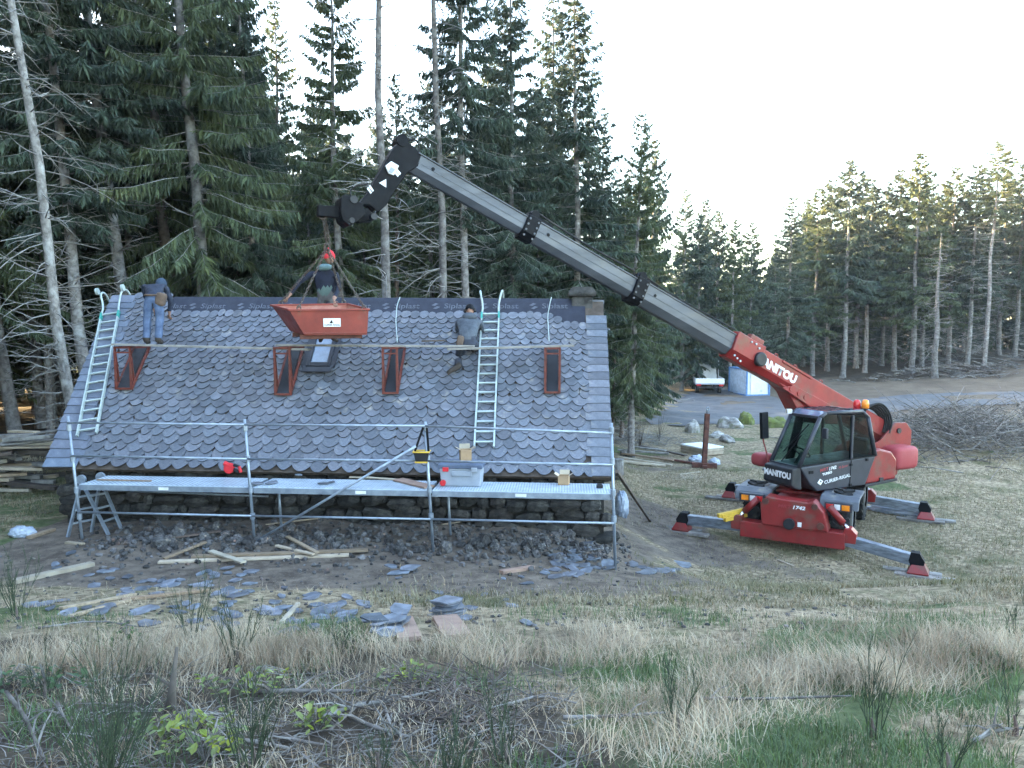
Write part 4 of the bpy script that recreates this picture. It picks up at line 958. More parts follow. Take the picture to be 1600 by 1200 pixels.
# --- hanging skip and its chains
YH = (TT @ Vector((plane_px(503, 338, o_)[0], o_, 0))).y
HK = at(504, 336, YH)
FLT, FRT, BRT, BLT = at(452, 484.5, 14.0), at(576, 483.5, 14.35), at(543, 475, 14.95), at(424, 477, 14.65)
FLB, FRB = at(476, 524, 14.12), at(573.5, 523, 14.38); BRB = FRB + (BRT - FRT) * .96; BLB = FLB + (BLT - FLT) * .8
skip = thing('tipping_skip', 'orange-red steel tipping skip hanging on four chains above the roof plank', 'skip', lerp(FLB, BRB, .5))
cen = (FLT + FRT + BRT + BLT + FLB + FRB + BRB + BLB) / 8
inn = [cen + (p - cen) * .965 for p in (FLT, FRT, BRT, BLT)]; inb = [cen + (p - cen) * .955 for p in (FLB, FRB, BRB, BLB)]
q = MB(); o8 = [FLT, FRT, BRT, BLT, FLB, FRB, BRB, BLB]
q.add(o8, [(4, 5, 1, 0), (5, 6, 2, 1), (6, 7, 3, 2), (7, 4, 0, 3), (7, 6, 5, 4)]); bodyk = q.build('skip_shell', M['skip'], skip)
q = MB(); q.add(inn + inb, [(0, 1, 5, 4), (1, 2, 6, 5), (2, 3, 7, 6), (3, 0, 4, 7), (4, 5, 6, 7)]); q.build('skip_lining', M['skip_in'], skip)
for a_, b_ in ((FLT, FRT), (FRT, BRT), (BRT, BLT), (BLT, FLT)):
    q = MB(); q.bar(a_, b_, .05, .035, ext=.012); q.build('rim', M['skip'], skip, bevel=.005)
q = MB(); q.bar(lerp(FLB, FLT, .09) + (FLB - BLB) * .0 - hb * .012 + (FRT - FLT) * .01, lerp(FRB, FRT, .09) - hb * .012, .03, .02); q.build('weld_strip', M['skip'], skip)
for k in (.25, .75):
    p_ = lerp(FLB, BLB, k) - Z * .05; q = MB(); q.bar(p_ - (FRB - FLB).normalized() * .02, lerp(FRB, BRB, k) - Z * .05, .18, .09); q.build('fork_pocket', M['rust'], skip, bevel=.008)
sx_ = (FRB - FLB).normalized(); fn_ = sx_.cross(FLT - FLB).normalized(); fn_ = fn_ if fn_.y < 0 else -fn_
sc_ = lerp(lerp(FLT, FRT, .52), lerp(FLB, FRB, .45), .5) + fn_ * .012; sy_ = (FRT - FRB).normalized()
Tp = frame(sc_, sx_, sy_)
q = MB(); q.box((0, 0, 0), (.31, .155, .004), Tp); stk = q.build('maker_sticker', M['white'], skip)
text_mesh('CURIER RIGAL', .045, Tp @ Matrix.Translation((0, -.045, .004)), M['black'], 'lettering', stk, bold=.001)
q = MB(); q.prism([(-.05, -.01), (.01, -.015), (.0, .055)], .002, .004, Tp); q.prism([(.015, -.012), (.03, -.015), (.008, .03)], .002, .004, Tp); q.build('logo_mark', M['black'], stk)
def chain(a_, b_, parent, name='chain', link=.07, r_=.0075):
    q = MB(); a_, b_ = Vector(a_), Vector(b_); d = b_ - a_; n = max(2, int(d.length / (link * .74))); d.normalize(); x = d.orthogonal().normalized(); y = d.cross(x)
    for i in range(n):
        c_ = lerp(a_, b_, (i + .5) / n); w_ = x if i % 2 else y
        q.tube([c_ + d * (math.cos(k * 1.0472) * link / 2) + w_ * (math.sin(k * 1.0472) * link * .3) for k in range(7)], r_, 5, False)
    return q.build(name, M['chain'], parent, smooth=True)
RING = at(511, 388, (YH + 14.4) / 2)
rig = thing('lifting_chains', 'rusty four-leg lifting chain between the crane arm and the skip', 'chain', HK)
chain(HK, RING + Z * .06, rig); chain(HK + Vector((.03, .02, 0)), RING + Z * .06 + Vector((.06, 0, 0)), rig)
q = MB(); q.tube([HK + Vector((.06 * math.cos(k * .5236), 0, .07 * math.sin(k * .5236))) for k in range(13)], .016, 6); q.build('shackle', M['chain'], rig, smooth=True)
q = MB(); q.tube([RING + Vector((.05 * math.cos(k * .5236), 0, .08 * math.sin(k * .5236))) for k in range(13)], .016, 6); q.build('master_ring', M['chain'], rig, smooth=True)
for p_ in (lerp(FLT, FRT, .12), lerp(FRT, FLT, .06), lerp(BRT, BLT, .05), lerp(BLT, BRT, .12)):
    chain(RING, p_ + Z * .05, rig); q = MB(); q.tube([p_ + Vector((.035 * math.cos(k * .5236), 0, .03 + .05 * math.sin(k * .5236))) for k in range(13)], .014, 6); q.build('hook', M['chain'], rig, smooth=True)

# boards under the outrigger feet
for i, (sx, sy, lab) in enumerate(((-1, -1, 'pair of grey boards under the crane foot nearest the hut'), (1, -1, 'pair of pale boards under the crane foot nearest the camera'), (-1, 1, 'brown boards under the crane foot behind the wheel'), (1, 1, 'pair of weathered boards under the far outer crane foot'))):
    fx = TC @ Vector((sx * 2.50, sy * 2.25, 0)); t_ = thing('foot_boards', lab, 'boards', (fx.x, fx.y, zg(fx.x, fx.y)), 'boards under the crane feet')
    for k in (-1, 1):
        c_ = fx + cbk * k * .13 * sy + cl * (.12 * k); z_ = zg(fx.x, fx.y) + .032
        q = MB(); q.bar(Vector((c_.x, c_.y, z_)) - cl * .55, Vector((c_.x, c_.y, z_ + .01)) + cl * .55, .22, .055); q.build('board', M['wood_grey'], t_, bevel=.006)
for k in range(3):
    a_ = at(1122 + k * 5, 806 + k * 3, 17.25); b_ = at(1166, 796 + k * 4, 17.5); plank('yellow_beam', a_ + Z * (.03 * (k == 1)), b_ + Z * .03 * (k == 1), .09, .09, M['yellow'], ('yellow timber beam resting on the stabiliser, nearest the wheel', 'yellow timber beam lying uppermost on the stabiliser', 'yellow timber beam resting outermost on the stabiliser')[k], 'beam', 'yellow beams on the stabiliser')
# ---------------------------------------------------------------- workers
def person(label, J, bones, mats, regions, head, loc, name='person'):
    "J: joint -> (point, radius); one skinned body; regions: joint -> material index"
    names = list(J); idx = {n: i for i, n in enumerate(names)}
    me = bpy.data.meshes.new('body'); me.from_pydata([J[n][0] for n in names], [(idx[a], idx[b]) for a, b in bones], []); me.update()
    tmp = bpy.data.objects.new('tmp', me)
    sk = tmp.modifiers.new('skin', 'SKIN'); sk.use_smooth_shade = True; sk.branch_smoothing = .6
    for i, n in enumerate(names):
        v = me.skin_vertices[0].data[i]; r_ = J[n][1]; v.radius = r_ if isinstance(r_, tuple) else (r_, r_); v.use_root = (n == 'pelvis')
    sb = tmp.modifiers.new('sub', 'SUBSURF'); sb.levels = 2; sb.render_levels = 2
    out = evaluate(tmp)
    out.materials.clear()
    for m_ in mats: out.materials.append(m_)
    segs = [(J[a][0], J[b][0], regions.get((a, b), regions.get(b, 0))) for a, b in bones]
    for p in out.polygons:
        c_ = p.center; best = (1e9, 0)
        for a, b, k in segs:
            ab = b - a; t_ = max(0, min(1, (c_ - a).dot(ab) / max(1e-9, ab.length_squared))); d_ = (c_ - (a + ab * t_)).length
            if d_ < best[0]: best = (d_, k)
        p.material_index = best[1]; p.use_smooth = True
    for v in out.vertices:      # folds of cloth
        n_ = noise.noise(v.co * 9) * .010 + noise.noise(v.co * 21) * .005; v.co += v.normal * n_
    root = thing(name, label, 'person', loc); o = obj('body', out, root)
    return root, o
def hand(q_pts, J, bones, wrist, d, side, up, s=1.0):
    "palm and five fingers as skinned chains"
    d = d.normalized(); up = (up - d * up.dot(d)).normalized(); side = d.cross(up) * side
    w = J[wrist][0]; pm = wrist + '_palm'; J[pm] = (w + d * .075 * s, (.034, .018)); bones.append((wrist, pm))
    for k, (off, ln) in enumerate(((-.030, .062), (-.010, .072), (.011, .068), (.030, .052))):
        k0, k1, k2 = f'{pm}k{k}', f'{pm}m{k}', f'{pm}t{k}'
        b_ = w + d * .10 * s + side * off; J[k0] = (b_, .0095); J[k1] = (b_ + d * ln * .55 - up * .012, .0090); J[k2] = (b_ + d * ln * .85 - up * .042, .0075)
        bones += [(pm, k0), (k0, k1), (k1, k2)]
    t0, t1 = pm + 'th0', pm + 'th1'; J[t0] = (w + d * .05 * s - side * .045, .0105); J[t1] = (w + d * .09 * s - side * .062 - up * .02, .0085); bones += [(pm, t0), (t0, t1)]
def head_obj(root, c_, look, up, hat=None):
    "head with brow, nose, chin and ears; look = facing direction"
    look = look.normalized(); T = frame(c_, look.cross(up).normalized(), up) ; x = T.col[0].xyz; yv = T.col[1].xyz; zv = T.col[2].xyz
    # local: x = right ear, y = up, z = back of the head
    q = MB()
    def fn(d):
        k = 1.0
        k += .10 * max(0, -d.z) * max(0, -d.y) - .06 * max(0, d.z) * max(0, -d.y)
        k += .16 * math.exp(-((d.x / .16) ** 2 + ((d.y + .12) / .2) ** 2)) * (1 if d.z < -.5 else 0)
        k -= .05 * math.exp(-(((abs(d.x) - .33) / .14) ** 2 + ((d.y - .05) / .1) ** 2)) * (1 if d.z < -.4 else 0)
        k += .05 * math.exp(-(d.x / .3) ** 2 - ((d.y + .52) / .1) ** 2) * (1 if d.z < -.4 else 0)
        return k
    q.ball((0, 0, 0), (.155, .23, .195), 28, 20, lambda d: fn(d), T)
    for s_ in (-1, 1): q.ball((s_ * .08, -.005, .01), (.025, .065, .04), 8, 6, None, T)
    h = q.build('head', M['skin'], root, smooth=True)
    for s_ in (-1, 1):
        e = MB(); e.ball((s_ * .031, .012, -.087), (.026, .014, .014), 8, 6, None, T); e.build('eye', M['hair'], h, smooth=True)
    m_ = MB(); m_.ball((0, -.066, -.089), (.05, .012, .012), 8, 6, None, T); m_.build('mouth', M['red_knit'], h, smooth=True)
    return h, T
def cap_mesh(T, d, c_, cut, name, material, root, k=.03, seed=1, zoff=0):
    "close-fitting cap/hair/hood shell: the part of an ellipsoid above a tilted cut"
    q = MB(); q.ball(c_, d, 24, 18, lambda v: 1 + k * noise.noise(v * 3 + Vector((seed, 0, 0))))
    keep = [i for i, v in enumerate(q.v) if cut(Vector(v))]
    ks = set(keep); fs = [f for f in q.f if all(i in ks for i in f)]
    return MB().add(q.v, fs, T).build(name, material, root, smooth=True)
V = Vector
# 1: bending over on the plank, blue jacket and jeans
PZ = PLANK_Z + .055
def feet_leg(J, bones, tag_, hip, knee, ank, toe, rs=(.095, .068, .05), heel=True):
    J['hip' + tag_] = (hip, rs[0]); J['knee' + tag_] = (knee, rs[1]); J['ank' + tag_] = (ank, rs[2]); J['toe' + tag_] = (toe, (.045, .035))
    J['calf' + tag_] = (lerp(knee, ank, .35) , rs[1] * .98); J['thigh' + tag_] = (lerp(hip, knee, .5), rs[0] * .88); J['hem' + tag_] = (lerp(knee, ank, .88), rs[2] * 1.25)
    bones += [('pelvis', 'hip' + tag_), ('hip' + tag_, 'thigh' + tag_), ('thigh' + tag_, 'knee' + tag_), ('knee' + tag_, 'calf' + tag_), ('calf' + tag_, 'hem' + tag_), ('hem' + tag_, 'ank' + tag_), ('ank' + tag_, 'toe' + tag_)]
def arm_j(J, bones, tag_, sh, el, wr, rs=(.068, .054, .040)):
    J['sh' + tag_] = (sh, rs[0]); J['el' + tag_] = (el, rs[1]); J['cuff' + tag_] = (lerp(el, wr, .85), rs[2] * 1.1); J['wr' + tag_] = (wr, .028)
    J['ua' + tag_] = (lerp(sh, el, .5), rs[0] * .92)
    bones += [('chest', 'sh' + tag_), ('sh' + tag_, 'ua' + tag_), ('ua' + tag_, 'el' + tag_), ('el' + tag_, 'cuff' + tag_), ('cuff' + tag_, 'wr' + tag_)]
def regs(bones, leg=0, top=1, skin=2, boot=3):
    r_ = {}
    for a, b in bones:
        if b.startswith(('thigh', 'knee', 'calf', 'hem', 'hip')): r_[(a, b)] = leg
        elif b.startswith(('ank', 'toe')): r_[(a, b)] = boot
        elif b.startswith(('wr', )) or 'palm' in b: r_[(a, b)] = skin
        elif b == 'neck': r_[(a, b)] = top
        else: r_[(a, b)] = top
    return r_
f1 = at(229, 535, 15.27); x0 = f1.x
J, bones = {}, []
pel = V((x0 + .14, 15.33, PZ + .93))
J['pelvis'] = (pel, (.175, .135)); J['waist'] = (pel + V((-.04, .13, .12)), (.19, .145)); J['chest'] = (pel + V((-.18, .38, .26)), (.225, .155)); J['neck'] = (pel + V((-.20, .56, .27)), .065)
bones += [('pelvis', 'waist'), ('waist', 'chest'), ('chest', 'neck')]
feet_leg(J, bones, 'l', pel + V((-.10, 0, -.04)), V((x0 - .01, 15.36, PZ + .50)), V((x0, 15.27, PZ + .075)), V((x0 - .02, 15.43, PZ + .04)), (.11, .082, .062))
feet_leg(J, bones, 'r', pel + V((.10, 0, -.04)), V((x0 + .24, 15.36, PZ + .50)), V((x0 + .23, 15.27, PZ + .075)), V((x0 + .25, 15.43, PZ + .04)), (.11, .082, .062))
ch = J['chest'][0]
arm_j(J, bones, 'l', ch + V((-.21, .06, .0)), ch + V((-.24, .22, -.26)), ch + V((-.16, .36, -.48)))
arm_j(J, bones, 'r', ch + V((.22, .05, -.0)), ch + V((.31, .10, -.29)), ch + V((.24, .17, -.55)))
hand(None, J, bones, 'wrl', V((.1, .4, -.7)), 1, V((0, -1, 0))); hand(None, J, bones, 'wrr', V((-.1, .35, -.8)), -1, V((0, -1, 0)))
w1, w1b = person('man in blue jacket and jeans bending over on the plank at the gable end', J, bones, [M['jeans'], M['blue_jacket'], M['skin'], M['boot']], regs(bones), None, V((x0 + .12, 15.3, PZ)))
hc = J['neck'][0] + V((.06, .10, .02)); h, T = head_obj(w1, hc, V((.2, .45, -.85)), V((.1, .85, .35)))
cap_mesh(T, (.20, .27, .24), (0, .02, .02), lambda v: v.z > -.06, 'hood', M['hood_blue'], w1)
q = MB(); pc = pel + V((.16, -.03, -.03)); 
round_box((0, 0, 0), (.20, .13, .26), Matrix.Translation(pc) @ Matrix.Rotation(.25, 4, 'Y'), .45).build('tool_pouch', M['leather'], w1, smooth=True)
q = MB(); q.tube([pel + V((.175 * math.cos(k * .5236), .14 * math.sin(k * .5236) + .03, .05)) for k in range(13)], .022, 6); q.build('belt', M['leather'], w1, smooth=True)
# 2: standing behind the skip, red bobble hat
f1 = at(502, 541, 15.30); x0 = f1.x; J, bones = {}, []
pel = V((x0 + .10, 15.36, PZ + .92 + .03))
J['pelvis'] = (pel, (.150, .115)); J['waist'] = (pel + V((-.01, .01, .17)), (.17, .125)); J['chest'] = (pel + V((-.03, .03, .42)), (.205, .145)); J['neck'] = (pel + V((.0, .04, .60)), .062)
bones += [('pelvis', 'waist'), ('waist', 'chest'), ('chest', 'neck')]
feet_leg(J, bones, 'l', pel + V((-.10, 0, -.05)), V((x0, 15.40, PZ + .50)), V((x0 - .0, 15.28, PZ + .115)), V((x0 - .05, 15.42, PZ + .08)))
feet_leg(J, bones, 'r', pel + V((.10, 0, -.05)), V((x0 + .23, 15.40, PZ + .50)), V((x0 + .24, 15.28, PZ + .115)), V((x0 + .32, 15.40, PZ + .08)))
ch = J['chest'][0]
arm_j(J, bones, 'l', ch + V((-.22, .0, .06)), at(468, 440, 15.2), at(452, 462, 15.0))
arm_j(J, bones, 'r', ch + V((.22, .0, .05)), ch + V((.29, -.06, -.24)), BRT + V((-.26, -.02, .09)))
hand(None, J, bones, 'wrl', V((-.5, -.1, -.7)), -1, V((0, -1, 0))); hand(None, J, bones, 'wrr', V((.3, -.4, -.7)), 1, V((0, -.6, .6)))
w2, w2b = person('man in navy fleece and red bobble hat standing behind the hanging skip', J, bones, [M['work_trousers'], M['navy'], M['skin'], M['boot'], M['khaki']], {**regs(bones), ('pelvis', 'waist'): 4}, None, V((x0 + .12, 15.33, PZ)))
hc = J['neck'][0] + V((.06, .03, .17)); h, T = head_obj(w2, hc, V((.65, .6, -.1)), V((.08, 0, 1)))
hat = cap_mesh(T, (.215, .285, .255), (0, .022, .012), lambda v: v.y > -.01 - .25 * max(0, v.z), 'bobble_hat', M['red_knit'], w2)
q = MB(); q.ball((0, .165, .03), (.085, .08, .085), 12, 8, lambda d: 1 + .12 * noise.noise(d * 6), T); q.build('bobble', M['red_knit'], hat, smooth=True)
q = MB(); nk = J['neck'][0] + V((-.02, -.05, -.02)); q.ball((0, 0, 0), (.31, .22, .14), 18, 10, lambda d: 1 + .1 * noise.noise(d * 2.5), Matrix.Translation(nk) @ Matrix.Rotation(-.12, 4, 'Y')); q.build('hood', M['hood'], w2, smooth=True)
# 3: kneeling at the slates beside the ladder
J, bones = {}, []; pel = at(731, 535, 15.42) + V((0, 0, .02)); x0 = pel.x
J['pelvis'] = (pel, (.20, .15)); J['waist'] = (pel + V((.0, .08, .15)), (.205, .16)); J['chest'] = (pel + V((.01, .25, .38)), (.225, .165)); J['neck'] = (pel + V((.02, .37, .53)), .07)
bones += [('pelvis', 'waist'), ('waist', 'chest'), ('chest', 'neck')]
feet_leg(J, bones, 'l', pel + V((-.11, 0, -.04)), pel + V((-.20, .16, -.36)), at(716, 573, 15.15), at(698, 583, 15.05), (.115, .085, .06))
feet_leg(J, bones, 'r', pel + V((.11, 0, -.04)), pel + V((.17, .36, -.14)), pel + V((.12, .06, -.17)), pel + V((.10, -.06, -.16)), (.115, .085, .055))
ch = J['chest'][0]
arm_j(J, bones, 'l', ch + V((-.22, .05, .03)), ch + V((-.25, .26, -.16)), ch + V((-.08, .44, -.12)))
arm_j(J, bones, 'r', ch + V((.22, .05, .03)), ch + V((.27, .20, -.18)), ch + V((.14, .42, -.10)))
hand(None, J, bones, 'wrl', V((.3, .8, -.1)), 1, V((0, -.6, .8))); hand(None, J, bones, 'wrr', V((-.3, .8, -.1)), -1, V((0, -.6, .8)))
w3, w3b = person('man in grey quilted jacket and dark cap kneeling beside the roof ladder', J, bones, [M['dark_trousers'], M['grey_jacket'], M['skin'], M['boot']], regs(bones), None, pel - V((0, 0, .3)))
hc = J['neck'][0] + V((.0, .09, .10)); h, T = head_obj(w3, hc, V((.1, .85, -.5)), V((0, .5, .85)))
capo = cap_mesh(T, (.19, .255, .225), (0, .015, .01), lambda v: v.y > -.045 + .2 * min(0, v.z + .02), 'cap', M['black'], w3)
for s_ in (-1, 1):
    q = MB(); q.tube([T @ V((s_ * .085, 0, 0)), T @ V((s_ * .125, 0, 0))], .047, 12); q.build('ear_defender', M['black_plastic'], w3, bevel=.008)
q = MB(); nk = J['neck'][0] + V((0, -.07, -.03)); q.ball((0, 0, 0), (.30, .17, .17), 18, 10, lambda d: 1 + .1 * noise.noise(d * 2.5), Matrix.Translation(nk)); q.build('hood', M['grey_jacket'], w3, smooth=True)
round_box((0, 0, 0), (.14, .12, .24), Matrix.Translation(pel + V((-.15, -.09, .0))) @ Matrix.Rotation(.2, 4, 'Y'), .5).build('tool_pouch', M['leather'], w3, smooth=True)
# ---------------------------------------------------------------- spruces
def spruce_meshes(seed, H, cb, cr, r0, dead_lo=1.0, dens=1.0, needles='needles', bark='bark', droop=.35, live=True, deadlen=1.6, sparse=0.0, fork=False, coarse=1.0):
    "trunk, crown (needle sprays), bare branches: three meshes in the tree's own frame"
    r_ = random.Random(seed); npr = np.random.RandomState(seed)
    sway = [(r_.uniform(-1, 1) * .10, r_.uniform(-1, 1) * .10) for _ in range(7)]
    def axis_at(z):
        k = z / H * 6; i = min(5, int(k)); t = k - i
        return Vector((lerp(sway[i][0], sway[i + 1][0], t), lerp(sway[i][1], sway[i + 1][1], t), z)) - Vector((sway[0][0], sway[0][1], 0))
    rad = lambda z: max(.012, r0 * (1 - z / H) ** .75 * (1 + .3 * math.exp(-z / .35)))
    tr = MB(); zs = [-.3, 0, .25, .6] + [H * (k / 18) for k in range(1, 19)]; zs = sorted(set(zs))
    tr.tube([axis_at(max(0, z)) + Vector((0, 0, min(0, z))) for z in zs], [rad(max(0, z)) for z in zs], 10)
    br = MB(); cv, cf = [], []
    def stem(pts, ra, rb):
        n = len(pts); br.tube(pts, [lerp(ra, rb, i / (n - 1)) for i in range(n)], 3, False)
    # bare lower branches, drooping, with side twigs
    z = dead_lo
    while z < (cb + (H - cb) * .35 if live else H * .97):
        k = r_.choice((2, 3, 3, 4)) if z < cb else 1
        for _ in range(k):
            a = r_.uniform(0, 2 * math.pi); L_ = deadlen * r_.uniform(.35, 1.15) * (1 if live else (1.05 - z / H) ** .6); d = Vector((math.cos(a), math.sin(a), 0)); o_ = axis_at(z)
            sl, cu = r_.uniform(-.25, .25), r_.uniform(-.55, .35); side = Vector((-d.y, d.x, 0)) * r_.uniform(-.25, .25)
            f = lambda t: o_ + d * (L_ * t) + Z * (L_ * (sl * t + cu * t * t)) + side * (L_ * t * t)
            stem([f(t) for t in (0, .3, .6, .85, 1)], r_.uniform(.013, .021), .005)
            for _ in range(r_.randrange(1, 4)):
                t = r_.uniform(.3, .85); p = f(t); e = (d * .6 + Vector((-d.y, d.x, 0)) * r_.uniform(-1, 1) + Z * r_.uniform(-.5, .35)).normalized() * L_ * r_.uniform(.15, .4)
                stem([p, p + e * .55 + Z * r_.uniform(-.05, .05), p + e], .011, .005)
        z += r_.uniform(.16, .34)
    if live:
        z = cb
        while z < H - .25:
            f = (z - cb) / (H - cb); shape = (1 - f) ** .78 * min(1, .45 + f * 4) + .05
            for _ in range(r_.choice((3, 4, 4, 5))):
                if r_.random() < sparse: continue
                a = r_.uniform(0, 2 * math.pi); L_ = cr * shape * r_.uniform(.62, 1.18); d = Vector((math.cos(a), math.sin(a), 0)); lat = Vector((-d.y, d.x, 0)); o_ = axis_at(z)
                sl = lerp(-.30, .55, f) + r_.uniform(-.14, .14); cu = lerp(-.10, .12, f) - droop * (1 - f) * .5
                fn = lambda t: o_ + d * (L_ * t) + Z * (L_ * (sl * t + cu * t * t + (.22 * t ** 4)))
                stem([fn(t) for t in (0, .35, .7, 1)], .018 * (1 - .6 * f), .004)
                n = max(4, int(L_ / (.062 * coarse) * dens)); 
                ts = npr.uniform(.12, 1.0, n * 2)
                for i, t in enumerate(ts):
                    p = fn(t); s_ = 1 if i % 2 else -1
                    tl = (.13 + .27 * (1 - abs(t - .45)) * min(1, L_ / 1.6)) * r_.uniform(.6, 1.3) * (.75 + .25 * coarse)
                    dirv = (d * r_.uniform(.25, .8) + lat * s_ * r_.uniform(.3, 1.0) - Z * (droop * r_.uniform(.4, 4.2) * (1 - .7 * f))).normalized()
                    w = dirv.cross(Z * .6 + d * r_.uniform(-.7, .7) + lat * r_.uniform(-.7, .7)).normalized() * (.022 * r_.uniform(.7, 1.4) * coarse)
                    # a spray: three narrow blades fanned from the twig
                    m_ = p + dirv * tl * .5 - Z * tl * .05; e = p + dirv * tl - Z * tl * .18
                    b = len(cv); cv.extend((p - w * .5, p + w * .5, m_ + w * 1.25, e, m_ - w * 1.25)); cf.append((b, b + 1, b + 2, b + 3, b + 4))
                    for sg in (-1, 1):
                        q = p + dirv * tl * r_.uniform(.15, .5); d2 = (dirv + w.normalized() * sg * .9 - Z * droop * .6).normalized(); e2 = q + d2 * tl * .55; w2 = d2.cross(w).normalized() * .014 * coarse
                        b = len(cv); cv.extend((q - w2 * .5, q + w2 * .5, lerp(q, e2, .6) + w2 * 1.4, e2)); cf.append((b, b + 1, b + 2, b + 3))
            z += r_.uniform(.20, .36) * (1 if coarse < 1.2 else 1.35)
        # leader
        top = axis_at(H)
        for i in range(26):
            z_ = H - r_.uniform(0, .8); p = axis_at(z_); a = r_.uniform(0, 6.3); d2 = Vector((math.cos(a), math.sin(a), .7)).normalized(); e = p + d2 * (.12 + .3 * (H - z_)); w = d2.cross(Z).normalized() * .02
            b = len(cv); cv.extend((p - w, p + w, e)); cf.append((b, b + 1, b + 2))
    out = [tr.mesh('trunk', M[bark], True)]
    if live:
        me = bpy.data.meshes.new('crown'); me.from_pydata([tuple(v) for v in cv], [], cf); me.update(); me.materials.append(M[needles]); out.append(me)
    else: out.append(None)
    out.append(br.mesh('bare_branches', M['twig'], True)); return out
KINDS_ = {
    'tall':   [spruce_meshes(11, 22, 8.0, 2.2, .17, 2.0, 1.5, 'needles_blue', deadlen=1.3, droop=.6), spruce_meshes(12, 22, 6.5, 2.4, .16, 2.0, 1.5, 'needles_blue', deadlen=1.3, droop=.65)],
    'full':   [spruce_meshes(21, 21, 3.2, 2.7, .19, 1.0, 1.5, 'needles', droop=.8, deadlen=1.2), spruce_meshes(22, 21, 2.2, 2.4, .18, 1.0, 1.5, 'needles', 'bark_brown', droop=.85, deadlen=1.2)],
    'bare':   [spruce_meshes(31, 22, 15.5, 1.7, .16, 1.5, 1.5, 'needles_blue', deadlen=1.8, sparse=.15), spruce_meshes(32, 22, 14.5, 1.8, .15, 1.5, 1.5, 'needles', deadlen=1.7, sparse=.1)],
    'slim':   [spruce_meshes(41, 20, 4.0, 2.2, .13, 1.0, 1.4, 'needles_blue', droop=.6, deadlen=1.1), spruce_meshes(42, 20, 5.0, 2.0, .13, 1.0, 1.4, 'needles_blue', droop=.55, deadlen=1.1)],
    'far':    [spruce_meshes(51, 20, 5.0, 3.0, .19, 1.5, 2.0, 'needles', droop=.5, coarse=2.4, deadlen=1.4), spruce_meshes(52, 20, 7.5, 2.7, .18, 1.5, 2.0, 'needles_blue', droop=.5, coarse=2.4, deadlen=1.4), spruce_meshes(53, 20, 1.2, 3.6, .20, 1.5, 1.8, 'needles_blue', droop=.6, coarse=2.6, deadlen=1.2)],
    'dead':   [spruce_meshes(61, 12, 11, 1, .17, 1.0, live=False, deadlen=2.4)],
}
def tree(kind, var, x, y, H, label, group, lean=(0, 0), rot=None, rs=1.0, seed=0, name='spruce_tree'):
    ms = KINDS_[kind][var % len(KINDS_[kind])]; base = {'tall': 22, 'full': 21, 'bare': 22, 'slim': 20, 'far': 20, 'dead': 12}[kind]
    root = thing(name, label, 'tree', (x, y, zg(x, y)), group); s = H / base
    root.scale = (s * rs, s * rs, s); root.rotation_euler = (Matrix.Rotation(R(lean[1]), 3, 'Y') @ Matrix.Rotation(R(lean[0]), 3, 'X') @ Matrix.Rotation(rot if rot is not None else (seed * 2.399) % 6.283, 3, 'Z')).to_euler()
    for nm, m_ in zip(('trunk', 'crown', 'bare_branches'), ms):
        if m_ is None: continue
        o = bpy.data.objects.new(nm, m_); COL.objects.link(o); o.parent = root
    return root
def tpx(px, Y): return (px - 800) / F * Y
G1, G2, G3 = 'spruces behind the hut', 'spruces beside the gravel track', 'spruces along the far forest edge'
near = [  # kind, var, px at eye level, Y, height, lean_y, rs, label
    ('bare', 0, 122, 19.0, 23, -5.5, .85, 'pale bare-trunked spruce leaning left beside the gable edge'),
    ('tall', 1, 148, 22.0, 23, -4.5, 1.1, 'brownish spruce trunk standing second from the left picture edge'),
    ('tall', 0, 207, 23.0, 24, -4.0, 1.1, 'grey spruce trunk rising directly behind the man in jeans'),
    ('full', 0, 338, 23.5, 24, -3.0, 1.0, 'broad green spruce with drooping boughs between jeans man and skip'),
    ('full', 1, 282, 26.5, 25, -3.0, 1.0, 'broad spruce just behind the biggest drooping spruce'),
    ('full', 1, 405, 31.0, 16.5, -1.0, 1.2, 'spruce with its tip in the sky gap behind the crane hook'),
    ('full', 0, 535, 27.0, 17.0, -.5, 1.15, 'dense spruce behind the crane jib and hook arm'),
    ('bare', 1, 608, 21.0, 20, -1.2, 1.1, 'palest bare spruce trunk, just beside the crane jib'),
    ('bare', 0, 703, 24.0, 21, -1.5, 1.0, 'bare spruce trunk behind the middle of the grey boom section'),
    ('tall', 0, 731, 25.0, 20, -1.0, 1.0, 'bare spruce trunk right above the kneeling man'),
    ('tall', 1, 803, 27.0, 17.0, -.5, 1.2, 'spruce above the ladder whose tip nearly touches the picture top'),
    ('slim', 0, 864, 33.0, 18.5, 0, 1.15, 'slender spruce between the ladder and the chimney'),
    ('slim', 1, 899, 28.0, 17.0, 0, 1.4, 'tall spruce standing right behind the chimney'),
    ('full', 1, 958, 33.0, 10.5, .3, .9, 'lower spruce with hanging boughs beside the gable near the chimney'),
    ('full', 0, 20, 24.0, 22, -5, 1.0, 'dark spruce at the left picture edge'),
    ('tall', 0, 60, 28.0, 24, -4, 1.0, 'dark spruce behind the leaning pale trunk'),
]
for i, (k, v, px, Y, H, ln, rs, lab) in enumerate(near): tree(k, v, tpx(px, Y), Y, H, lab, G1, (0, ln), None, rs, i + 1)
